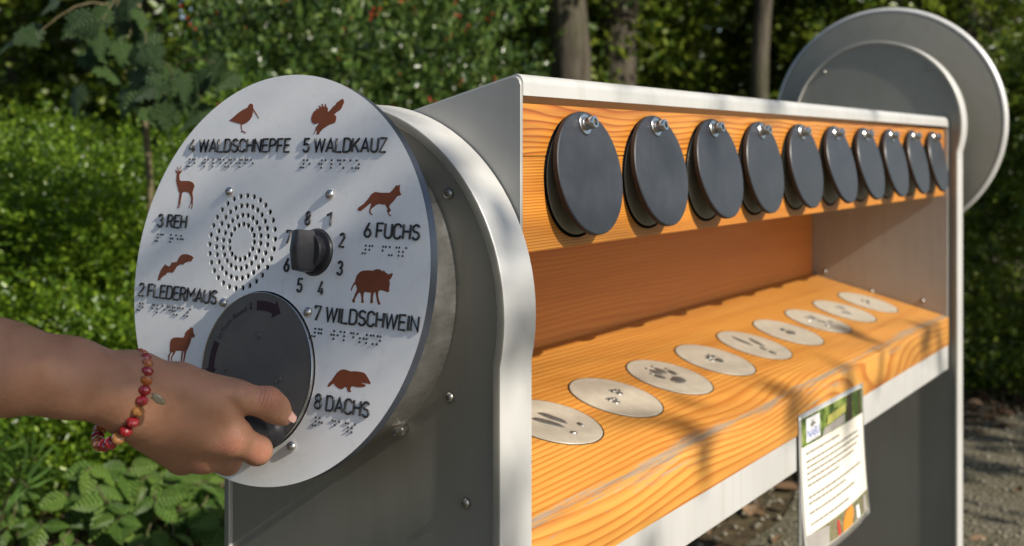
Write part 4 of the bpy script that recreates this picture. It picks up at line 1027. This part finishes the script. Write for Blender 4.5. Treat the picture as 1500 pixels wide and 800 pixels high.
def place(proto, name, label, cat, loc, rz, sc, group, third=None):
    T = thing(name, label, cat, loc, group)
    T.rotation_euler = (0, 0, rz); T.scale = sc
    for nm, me, stuff in proto:
        o = bpy.data.objects.new(nm, me); COL.objects.link(o); o.parent = T
        if stuff: o['kind'] = 'stuff'
    return T
def gz(x, y): return float(ground_height(np.array(float(x)), np.array(float(y))))
def spot(px, depth):                          # ground place seen in a photo column at a distance
    p = at(px, Y0, depth); return float(p[0]), float(p[1])

pro_a = shrub_meshes(21, .62, .62, 6200, 10, .15, .0175, .0095, BOX)
pro_b = shrub_meshes(22, .60, .66, 6200, 10, .16, .0180, .0098, BOX)
SHR = [(pro_a, 40, 3.55, .3, (1.25, 1.25, .87), 'glossy small-leaved privet shrub with bright shoots behind the forearm'),
       (pro_b, 215, 3.60, 1.4, (1.2, 1.2, .83), 'dense privet shrub close behind the left side of the pale dial'),
       (pro_a, -190, 3.40, 2.6, (1.15, 1.15, .85), 'privet shrub beyond the elbow, away from the station'),
       (pro_b, 130, 4.50, 4.0, (1.35, 1.35, .80), 'taller privet shrub standing behind two smaller privet shrubs'),
       (pro_b, -60, 4.40, 5.0, (1.3, 1.3, .86), 'rear privet shrub under the maple sapling'),
       (pro_a, 350, 4.00, 3.3, (1.1, 1.1, .83), 'privet shrub between the pale dial and the holly')]
for (fo, stm), px, dep, rz, sc, lab in SHR:
    x, y = spot(px, dep); place([('foliage', fo, True), ('stem', stm, False)], 'privet_shrub', lab, 'shrub', (x, y, gz(x, y)-.02), rz, sc, 'privet shrubs behind the station')

# low privet shoots that fill the foot of the hedge
pro_c = shrub_meshes(23, .40, .26, 2100, 8, .11, .019, .0105, BOX)
for k, (px, dep, rz) in enumerate(((-60, 2.95, .2), (60, 3.0, 1.7), (185, 3.1, 2.9), (310, 3.15, 4.2), (-180, 2.8, 5.3))):
    x, y = spot(px, dep)
    lab = ('low privet shoots under the forearm, in front of the hedge', 'low privet shoots below the bracelet, in front of the hedge', 'low privet shoots below the knuckles, in front of the hedge', 'low privet shoots beside the station leg', 'low privet shoots beyond the elbow')[(1, 0, 2, 3, 4)[k]]
    place([('foliage', pro_c[0], True), ('stem', pro_c[1], False)], 'privet_shoots', lab, 'shrub', (x, y, gz(x, y)-.02), rz, (1.05, 1.05, 1.0), 'low privet shoots')

# holly with berries
hol = shrub_meshes(31, .85, 1.15, 3600, 8, .20, .044, .026, HOLLY, 9, clump=34)
r = np.random.default_rng(5); bv = []
bm = bmesh.new()
for i in range(150):
    u = unit(1, r)[0]*np.array([.85, .85, 1.05])*r.uniform(.8, 1.05)+np.array([0, 0, 1.2])
    for j in range(r.integers(2, 5)):
        bmesh.ops.create_icosphere(bm, subdivisions=1, radius=.0062, matrix=Matrix.Translation(Vector(u+r.normal(size=3)*.014)))
berr = bm_mesh('berries', bm, True, 80); berr.materials.append(BERRY)
for px, dep, rz, sc, lab in ((440, 4.3, .4, .62, 'dark holly bush with red berries behind the top of the pale dial'), (600, 4.4, 2.2, .60, 'glossy holly bush with red berries behind the sloping end plate')):
    x, y = spot(px, dep); place([('foliage', hol[0], True), ('stem', hol[1], False), ('berries', berr, True)], 'holly_bush', lab, 'shrub', (x, y, gz(x, y)-.05), rz, (sc, sc, .86), 'holly bushes')

# trees: trunk with limbs, crown of leaf sprays
def tree_meshes(seed, h, r0, crown0, crown_r, nspray, nleaf, slen, L, W, mat, bark, lean=.04, limbs=14, clumps=46):
    r = np.random.default_rng(seed)
    tp = wander((0, 0, -.1), (r.normal()*lean, r.normal()*lean, 1), h, 14, r, .025, .02)
    rad = r0*np.linspace(1.18, .30, len(tp)); rad[0] *= 1.35
    P = [(tp, rad)]; ends = []
    for i in range(limbs):
        t = r.uniform(crown0/h, .97); k = t*(len(tp)-1); a = int(k); p0 = tp[a]*(1-(k-a))+tp[min(a+1, len(tp)-1)]*(k-a)
        az = r.uniform(0, 2*math.pi); d = np.array([math.cos(az), math.sin(az), r.uniform(-.1, .55)])
        ln = crown_r*r.uniform(.55, 1.1); q = wander(p0, d, ln, 6, r, .16, .02)
        rr = max(.006, r0*.32*(1-t*.5)); P.append((q, np.linspace(rr, .004, len(q))))
        ends += [q[3], q[4], q[5], q[6]]
        for _ in range(2):
            b0 = q[r.integers(2, 6)]; q2 = wander(b0, d+r.normal(size=3)*.8, ln*.45, 4, r, .2); P.append((q2, np.linspace(rr*.4, .003, len(q2)))); ends += [q2[2], q2[4]]
    V, Fq = tubes(P, 8); tr = fastmesh('trunk', V, Fq, True); tr.materials.append(bark)
    ends = np.array(ends); k = r.integers(0, len(ends), nspray)
    base = ends[k]+r.normal(size=(nspray, 3))*np.array([.20, .20, .13])*crown_r*.55
    d = r.normal(size=(nspray, 3))*np.array([1, 1, .35])+(base-np.array([0, 0, 0]))*np.array([.3, .3, 0])
    V, Fq = sprays(base, d, nleaf, r.uniform(.6, 1.2, nspray)*slen, L, W, r, .35)
    cr = fastmesh('crown', V, Fq); cr.materials.append(mat)
    return tr, cr
T1 = tree_meshes(41, 7.5, .13, 2.3, 1.5, 2300, 8, .30, .075, .045, BEECH, BARK, limbs=22)
T2 = tree_meshes(42, 6.5, .055, .5, 1.25, 2100, 8, .28, .070, .042, BEECH, BARK, limbs=24)
T3 = tree_meshes(43, 5.5, .035, .35, 1.05, 1900, 8, .26, .066, .040, BEECH, BARK2, limbs=24)
T4 = tree_meshes(44, 3.4, .022, .15, 1.0, 2300, 8, .26, .060, .036, BEECH, BARK, limbs=26)
T5 = tree_meshes(45, 6.5, .055, 2.2, 1.2, 1500, 8, .28, .070, .042, BEECH, BARK, limbs=18)
TREES = [  # column, distance, kind, turn, scale
 (848, 4.7, T1, .3, .68), (886, 5.1, T1, 2.1, .72), (786, 6.0, T1, 4.4, .74), (820, 4.9, T3, .5, .6), (1108, 5.0, T5, 1.1, .8), (1280, 5.5, T1, 3.0, .66), (1446, 5.2, T1, 5.2, .74), (1478, 5.9, T5, .9, 1.0),
 (980, 8.8, T3, 2.5, 1.1), (1030, 10.5, T2, 3.6, 1.2), (1190, 8.2, T3, 4.9, 1.1), (1370, 8.3, T3, 1.9, 1.1), (1560, 7.2, T3, .2, 1.1), (700, 6.6, T2, 5.6, 1.0), (745, 8.6, T3, 1.5, 1.2), (560, 7.5, T1, 2.9, .9), (500, 6.0, T2, 4.1, .95),
 (380, 6.8, T3, 3.2, 1.2), (240, 5.6, T1, .8, .85), (180, 7.4, T2, 2.2, 1.15), (60, 6.2, T1, 5.9, .9), (-60, 5.4, T3, 1.2, 1.1), (300, 9.0, T1, 3.9, 1.1), (130, 9.5, T1, 5.0, 1.15), (-150, 7.5, T2, 4.6, 1.1), (640, 10.2, T1, .6, 1.2), (930, 11.8, T1, 1.8, 1.25), (1140, 12.2, T1, 3.3, 1.2), (1330, 12.6, T1, 2.7, 1.25), (1500, 11.5, T1, 4.2, 1.2), (1620, 10.0, T1, .9, 1.1), (430, 11.5, T1, 2.4, 1.2), (20, 11.0, T1, 1.4, 1.2), (-220, 10.0, T1, .4, 1.1),
 (690, 7.2, T4, .4, 1.0), (985, 6.8, T4, 1.3, .95), (1060, 7.6, T4, 2.2, 1.05), (1180, 6.9, T4, 3.1, .95), (1500, 8.6, T4, 4.0, 1.0), (1240, 7.4, T4, 5.0, 1.1), (1400, 9.6, T4, 5.9, 1.2), (735, 7.6, T4, 2.7, 1.1), (600, 6.0, T4, 3.5, 1.0), (900, 9.6, T4, .9, 1.25), (1540, 8.0, T4, 1.6, 1.2), (400, 5.4, T4, 4.4, .9), (90, 5.4, T4, 5.5, .8), (1470, 4.4, T4, 2.0, .40), (1520, 4.9, T4, .7, .45), (1440, 5.6, T4, 3.9, .5), (1560, 4.2, T4, 5.1, .42), (1395, 6.4, T4, 1.0, .6)]
KN = {id(T1): ('beech_tree', 'grey-trunked beech tree'), id(T5): ('young_beech_tree', 'slim bare-stemmed young beech tree'), id(T2): ('young_beech_tree', 'slim young beech tree'), id(T3): ('pale_sapling', 'thin pale-barked sapling'), id(T4): ('beech_bush', 'low leafy beech bush')}
OWN = {(848, 4.7): 'thick grey beech trunk standing beside a thin pale sapling behind the upper boards', (886, 5.1): 'grey beech standing close behind a thicker beech trunk', (786, 6.0): 'shaded dark beech trunk between the holly and a thin pale sapling',
 (820, 4.9): 'thin pale-barked sapling squeezed between two beech trunks', (1108, 5.0): 'slim bare-stemmed beech rising behind the middle of the flap row', (1280, 5.5): 'beech trunk hidden up to its crown by the far steel disc', (1446, 5.2): 'grey beech trunk just behind the rim of the far steel disc', (1478, 5.9): 'slim bare-stemmed beech behind the beech at the rim of the far disc',
 (1470, 4.4): 'small beech bush at the edge of the path beyond the far disc', (1560, 4.2): 'small beech bush closest to the path beyond the far disc', (400, 5.4): 'leafy beech bush behind the holly with the maple in front', (90, 5.4): 'leafy beech bush right behind the privet hedge', (700, 6.6): 'slim young beech tree next to the holly behind the sloping end plate'}
for px, dep, kind, rz, sc in TREES:
    x, y = spot(px, dep); nm, lb = KN[id(kind)]
    own = OWN.get((px, dep))
    where = 'growing beyond the hedge behind the forearm and dial' if px < 420 else ('growing beyond the holly bushes' if px < 760 else ('growing behind the upper boards with the round flaps' if px < 1150 else 'growing beyond the far steel disc'))
    place([('trunk', kind[0], False), ('crown', kind[1], True)], nm, own or lb+' '+where, 'tree', (x, y, gz(x, y)-.03), rz, (sc, sc, sc), nm.replace('_', ' ').replace('bush', 'bushe')+'s '+where)
# the wood farther off, one mass
def far_wood():
    r = np.random.default_rng(77); n = 15000
    dist = r.uniform(14, 24, n); px = r.uniform(-500, 1900, n)
    P = np.array([at(a, Y0, b) for a, b in zip(px, dist)]); top = (1.5+3.9*r.random(n)**.8+1.0*np.sin(px*.021)+.8*np.sin(px*.057+1))*np.where(px < 650, .62, 1)
    P[:, 2] = .2+r.random(n)*top
    V, Fq = sprays(P, r.normal(size=(n, 3))*np.array([1, 1, .5]), 5, r.uniform(.4, .8, n), .17, .11, r)
    o = put('far_woodland', fastmesh('far_woodland', V, Fq), BEECH); o['kind'] = 'stuff'; o['label'] = 'distant leafy woodland'; o['category'] = 'woodland'
far_wood()

# ------------------------------------------------------------------ maple sapling, brambles and fern with leaves one by one
def fan(name, outline, mat, fold=.15, curl=-.12):   # leaf blade: outline from base, along +x, folded on its midrib
    n = len(outline); half = [(a, b) for a, b in outline]
    v = [(0, 0, 0)]; k = 6
    rib = [(i/k, 0, curl*(i/k)**2) for i in range(k+1)]
    v = [tuple(p) for p in rib]; f = []
    for s in (1, -1):
        b = len(v)
        for a, w in half: v.append((a, s*w, fold*abs(w)+curl*a*a))
        # stitch the outline to the rib
        j = 0
        for i in range(n-1):
            tgt = min(k, int(round((half[i+1][0])*k)))
            f.append((b+i, b+i+1, j) if s < 0 else (b+i+1, b+i, j))
            while j < tgt:
                f.append((b+i+1, j+1, j) if s < 0 else (j+1, b+i+1, j)); j += 1
        while j < k: f.append((b+n-1, j+1, j) if s < 0 else (j+1, b+n-1, j)); j += 1
    me = mesh(name, v, f, True); me.materials.append(mat); return me
ser = []
for i in range(13):
    a = i/12; w = .36*math.sin(math.pi*min(1, a**.72))**.85
    ser.append((a-(.015 if i % 2 else 0), max(0, w*(1.0 if i % 2 else .90))))
ser[0] = (0, 0); ser[-1] = (1, 0)
BLEAF = fan('leaf', ser, BRAM, .30, -.22); BLEAF2 = fan('leaf', [(a, b*.82) for a, b in ser], BRAM, .12, -.42)
map_o = [(0, 0), (-.05, .10), (-.10, .26), (.06, .24), (.02, .42), (.14, .40), (.20, .56), (.30, .44), (.42, .50), (.44, .36), (.50, .22), (.60, .30), (.66, .20), (.78, .20), (.84, .08), (1, 0)]
def flat_leaf(name, half, mat, drp=.12):
    pts = half+[(a, -b) for a, b in half[-2:0:-1]]
    v = [(.35, 0, .02)]+[(a, b, .16*abs(b)*-1-drp*a*a) for a, b in pts]; n = len(pts)
    me = mesh(name, v, [(0, 1+i, 1+(i+1) % n) for i in range(n)], True); me.materials.append(mat); return me
MLEAF = flat_leaf('leaf', map_o, MAPLE)
def leaf_child(T, inv, me, p, d, up, size):
    d = Vector(d).normalized(); up = Vector(up); s = up.cross(d).normalized(); u = d.cross(s)
    M = Matrix(((d.x, s.x, u.x, p[0]), (d.y, s.y, u.y, p[1]), (d.z, s.z, u.z, p[2]), (0, 0, 0, 1))) @ Matrix.Scale(size, 4)
    return put('leaf', me, None, T, M)
def bramble(seed, px, dep, label, targets):
    r = np.random.default_rng(seed); x, y = spot(px, dep); g = gz(x, y)
    T = thing('bramble', label, 'bramble', (x, y, g), 'brambles at the foot of the hedge')
    P = []
    for (tx, ty, td) in targets:
        e = at(tx, ty, td); s = np.array([x+r.normal()*.05, y+r.normal()*.05, g-.02]); m = (s+e)/2+np.array([0, 0, .10])+r.normal(size=3)*.03
        tt = np.linspace(0, 1, 9)[:, None]; q = (1-tt)**2*s+2*tt*(1-tt)*m+tt**2*e; P.append((q, np.linspace(.0035, .0015, 9)))
        for k in range(3):
            c = q[(8, 6, 4)[k]]+r.normal(size=3)*.012
            tocam = CAM-c; tocam /= np.linalg.norm(tocam); right = np.array([math.sin(YAW), -math.cos(YAW), 0])
            nrm = tocam*.75+np.array([0, 0, .75])+r.normal(size=3)*.25
            a0 = r.uniform(-.5, .5)
            sz = r.uniform(.058, .088)
            for j, da in enumerate((0, 1.35, -1.35)):
                a = a0+da; d = right*math.sin(a)+np.array([0, 0, -1])*math.cos(a)*.8+tocam*.35
                leaf_child(T, None, BLEAF if r.random() < .6 else BLEAF2, c+d*.006, d+r.normal(size=3)*.15, nrm+r.normal(size=3)*.35, sz*(1.0 if j == 0 else .82)*r.uniform(.72, 1.1))
            P.append(([q[(8, 6, 4)[k]], c], [.0015, .0012]))
    V, Fq = tubes(P, 6); put('stem', fastmesh('stem', V, Fq, True), TWIG, T)
bramble(1, 150, 2.75, 'bramble with broad pale leaves below the bracelet', [(125, 690, 2.58), (150, 725, 2.54), (95, 725, 2.58), (170, 770, 2.51), (190, 690, 2.61)])
bramble(2, 240, 2.75, 'bramble with rounded leaves hanging below the knuckles', [(205, 705, 2.61), (225, 745, 2.56), (245, 695, 2.64), (255, 775, 2.52), (215, 785, 2.51)])
bramble(3, 305, 2.80, 'bramble with rounded leaves against the station leg', [(285, 708, 2.64), (300, 738, 2.59), (312, 772, 2.56), (268, 745, 2.61), (325, 715, 2.66)])
bramble(4, 40, 2.70, 'bramble trailing through low privet shoots at the hedge foot', [(60, 770, 2.52), (20, 760, 2.56), (90, 790, 2.50)])
def maple(px, dep, label, tips, seed):
    r = np.random.default_rng(seed); x, y = spot(px, dep); g = gz(x, y)
    T = thing('maple_sapling', label, 'tree', (x, y, g)); P = []
    top = np.array([x, y, 2.1]); tp = wander((x, y, g-.05), (0, 0, 1), 2.2, 10, r, .04); P.append((tp, np.linspace(.014, .004, 11)))
    for tx, ty, td in tips:
        e = at(tx, ty, td); k = int(np.argmin(np.abs(tp[:, 2]-(e[2]+.02)))); s = tp[min(k, 9)]
        q = np.array([s+(e-s)*t+np.array([0, 0, .07*math.sin(math.pi*t)]) for t in np.linspace(0, 1, 7)]); P.append((q, np.linspace(.004, .0012, 7)))
        for k in range(4):
            c = q[6-(k//2)]+r.normal(size=3)*np.array([.03, .03, .02]); tocam = (CAM-c)/np.linalg.norm(CAM-c); right = np.array([math.sin(YAW), -math.cos(YAW), 0])
            a = r.uniform(-1.3, 1.3); d = right*math.sin(a)+np.array([0, 0, -1])*math.cos(a)+tocam*r.uniform(.0, .5)
            leaf_child(T, None, MLEAF, c, d, tocam*.6+np.array([0, 0, .8])+r.normal(size=3)*.5, r.uniform(.060, .090))
    V, Fq = tubes(P, 6); put('stem', fastmesh('stem', V, Fq, True), TWIG, T)
maple(235, 3.1, 'maple sapling with large lobed blue-green leaves above the hedge', [(115, 45, 2.8), (150, 30, 2.75), (190, 55, 2.8), (215, 80, 2.75), (180, 115, 2.8), (200, 125, 2.75), (255, 110, 2.8), (245, 150, 2.78), (285, 125, 2.85), (300, 150, 2.85), (120, 70, 2.85), (60, 45, 2.9), (170, 10, 2.8), (330, 100, 2.9)], 9)
def fern(px, dep, label, tips):
    x, y = spot(px, dep); g = gz(x, y); T = thing('fern', label, 'fern', (x, y, g)); P = []
    me = mesh('leaflet', [(0, 0, 0), (.35, .10, .02), (1, 0, -.08), (.35, -.10, .02)], [(0, 3, 2), (0, 2, 1)]); me.materials.append(FERN)
    for tx, ty, td in tips:
        e = at(tx, ty, td); s = np.array([x, y, g-.02]); tt = np.linspace(0, 1, 16)[:, None]; m = (s+e)/2+np.array([0, 0, .16]); q = (1-tt)**2*s+2*tt*(1-tt)*m+tt**2*e
        P.append((q, np.linspace(.003, .001, 16)))
        parts = []
        for i in range(5, 16):
            d = Vector(q[i]-q[i-1]).normalized(); sd = d.cross(Vector((CAM-q[i]))).normalized(); ln = .095*math.sin(math.pi*(1.06-(i-4)/12*.95))+.012
            for s_ in (1, -1):
                dd = (sd*s_+d*.45).normalized(); up = dd.cross(d).normalized(); sy = up.cross(dd)
                parts.append((me, Matrix(((dd.x, sy.x, up.x, q[i][0]), (dd.y, sy.y, up.y, q[i][1]), (dd.z, sy.z, up.z, q[i][2]), (0, 0, 0, 1))) @ Matrix.Scale(ln, 4)))
        o = put('frond', join_meshes('frond', parts), FERN, T); o['kind'] = 'stuff'
    V, Fq = tubes(P, 5); put('stem', fastmesh('stem', V, Fq, True), TWIG, T)
fern(-10, 2.6, 'pale green fern fronds at the foot of the hedge under the forearm', [(55, 675, 2.45), (5, 660, 2.45), (-60, 680, 2.5), (40, 715, 2.4)])

# dead leaves on the ground
def litter():
    r = np.random.default_rng(3); n = 9000
    px = r.uniform(-100, 1700, n); dep = 1.6+r.random(n)**1.3*9
    P = np.array([at(a, Y0, b) for a, b in zip(px, dep)]); keep = (P[:, 1] > .85-.25*P[:, 0]) | (r.random(n) < .10); P = P[keep]; n = len(P)
    P[:, 2] = ground_height(P[:, 0], P[:, 1])+.008+r.random(n)*.012
    D = r.normal(size=(n, 3))*np.array([1, 1, .15]); s = r.uniform(.035, .075, n)
    V, Fq = leaf_cloud(P, D, np.array([0, 0, 1])+r.normal(size=(n, 3))*.35, s, s*.6)
    o = put('leaf_litter', fastmesh('leaf_litter', V, Fq), LITTER); o['kind'] = 'stuff'; o['label'] = 'brown fallen leaves on the woodland floor'; o['category'] = 'leaves'
litter()
def gravel():
    r = np.random.default_rng(4); n = 2600; P = np.stack([r.uniform(.2, 4.2, n), r.uniform(-.5, .75, n)], 1)
    O = np.array([(1, 0, 0), (-1, 0, 0), (0, 1, 0), (0, -1, 0), (0, 0, 1), (0, 0, -1.)]); Fo = np.array([(0, 2, 4), (2, 1, 4), (1, 3, 4), (3, 0, 4), (2, 0, 5), (1, 2, 5), (3, 1, 5), (0, 3, 5)])
    s = r.uniform(.003, .010, n); V = O[None]*s[:, None, None]*r.uniform(.6, 1.3, (n, 6, 1)); V[:, :, 2] *= .6
    V[:, :, :2] += P[:, None]; V[:, :, 2] += (ground_height(P[:, 0], P[:, 1])+.008)[:, None]
    o = put('gravel', fastmesh('gravel', V.reshape(-1, 3), (Fo[None]+6*np.arange(n)[:, None, None]).reshape(-1, 3)), plain('gravel_stone', (.22, .20, .15), .85, 0, .3, .4, 40)); o['kind'] = 'stuff'; o['label'] = 'loose gravel on the path'; o['category'] = 'gravel'
gravel()

# ------------------------------------------------------------------ tree overhead on the sunny side: its sprays dapple the station and the arm
def overhead():
    r = np.random.default_rng(14); S_ = np.array(SUN); dist = 4.6
    x, y = -1.75, -4.9
    T = thing('overhanging_tree', 'tall tree on the sunny side whose boughs hang over the path', 'tree', (x, y, 0))
    tp = wander((x, y, -.1), (0, .02, 1), 6.5, 12, r, .03); P = [(tp, np.linspace(.16, .05, 13))]
    tg = [(J(-60, 520, .79), .15, 24), (J(50, 560, .81), .09, 9), (J(150, 585, .84), .07, 10), (J(240, 640, .87), .06, 8),
          (np.array(DISC_M @ Vector((.135, .035, 0))), .045, 9), (np.array(DISC_M @ Vector((.10, .0, 0))), .04, 5), (np.array(DISC_M @ Vector((.08, .085, 0))), .03, 2), (np.array(DISC_M @ Vector((-.02, .10, 0))), .06, 2)]
    for x_, y_, R, n in ((.56, -.13, .05, 4), (.80, -.16, .04, 3), (1.05, -.17, .05, 2), (1.25, -.14, .05, 3), (1.52, -.15, .06, 5)):
        tg.append((np.array([x_, y_, -.228+.25*(y_-YC)+H]), R, n))
    for x_, R, n in ((.36, .04, 2), (.58, .05, 3), (.74, .04, 2), (1.2, .04, 1)): tg.append((np.array([x_, YC, .165+H]), R, n))
    for x_, R, n in ((.36, .05, 2), (.97, .05, 2), (1.62, .06, 3)): tg.append((np.array([x_, -.186, -.31+H]), R, n))
    for y_, z_, R, n in ((-.10, .125, .05, 2), (-.17, .07, .05, 3), (-.2, -.02, .05, 3), (-.2, -.18, .04, 2), (-.2, -.40, .05, 2)): tg.append((np.array([.095, y_, z_+H]), R, n))
    B = []; Dd = []
    for c, R, n in tg:
        q = c+S_*dist*r.uniform(.92, 1.1)
        k = int(np.argmin(np.abs(tp[:, 2]-(q[2]+.5)))); s0 = tp[k]
        b = np.array([s0+(q-s0)*t+np.array([0, 0, .25*math.sin(math.pi*t)]) for t in np.linspace(0, 1, 8)]); P.append((b, np.linspace(.008, .002, 8)))
        u = unit(n, r)*R*(r.random((n, 1))**(1/3)); B.append(q+u); Dd.append(r.normal(size=(n, 3)))
    B = np.concatenate(B); Dd = np.concatenate(Dd)
    V, Fq = sprays(B, Dd, 6, r.uniform(.03, .07, len(B)), .042, .028, r)
    u = unit(900, r)*np.array([1.6, 1.4, .9])*(r.random((900, 1))**.4)+np.array([x-1.6, y-.8, 6.2])     # the rest of the crown, higher and farther back
    V2, F2 = sprays(u, r.normal(size=(900, 3)), 8, r.uniform(.2, .4, 900), .08, .05, r)
    put('trunk', fastmesh('trunk', *tubes(P, 8), True), BARK, T)
    o = put('crown', fastmesh('crown', np.concatenate([V, V2]), np.concatenate([Fq, F2+len(V)])), BEECH, T); o['kind'] = 'stuff'
overhead()
def second_tree():
    r = np.random.default_rng(15); x, y = 4.2, -5.6
    T = thing('overhanging_tree', 'second tall tree on the sunny side, shading the path beyond the far steel disc', 'tree', (x, y, 0))
    tp = wander((x, y, -.1), (0, .02, 1), 6.8, 12, r, .03); P = [(tp, np.linspace(.18, .05, 13))]
    C = np.array([3.35, -3.3, 2.75])
    n = 520; u = unit(n, r)*np.array([1.35, 1.0, .9])*(r.random((n, 1))**.45)+C
    for k in range(12):
        q = u[k]; s0 = tp[5+k % 6]; b = np.array([s0+(q-s0)*t+np.array([0, 0, .3*math.sin(math.pi*t)]) for t in np.linspace(0, 1, 8)]); P.append((b, np.linspace(.03, .004, 8)))
    u2 = unit(700, r)*np.array([1.8, 1.5, 1.0])*(r.random((700, 1))**.4)+np.array([x+2.6, y-.4, 6.0]); u = np.concatenate([u, u2])
    V, Fq = sprays(u, r.normal(size=(len(u), 3)), 8, r.uniform(.2, .4, len(u)), .075, .048, r)
    put('trunk', fastmesh('trunk', *tubes(P, 8), True), BARK, T)
    o = put('crown', fastmesh('crown', V, Fq), BEECH, T); o['kind'] = 'stuff'
second_tree()
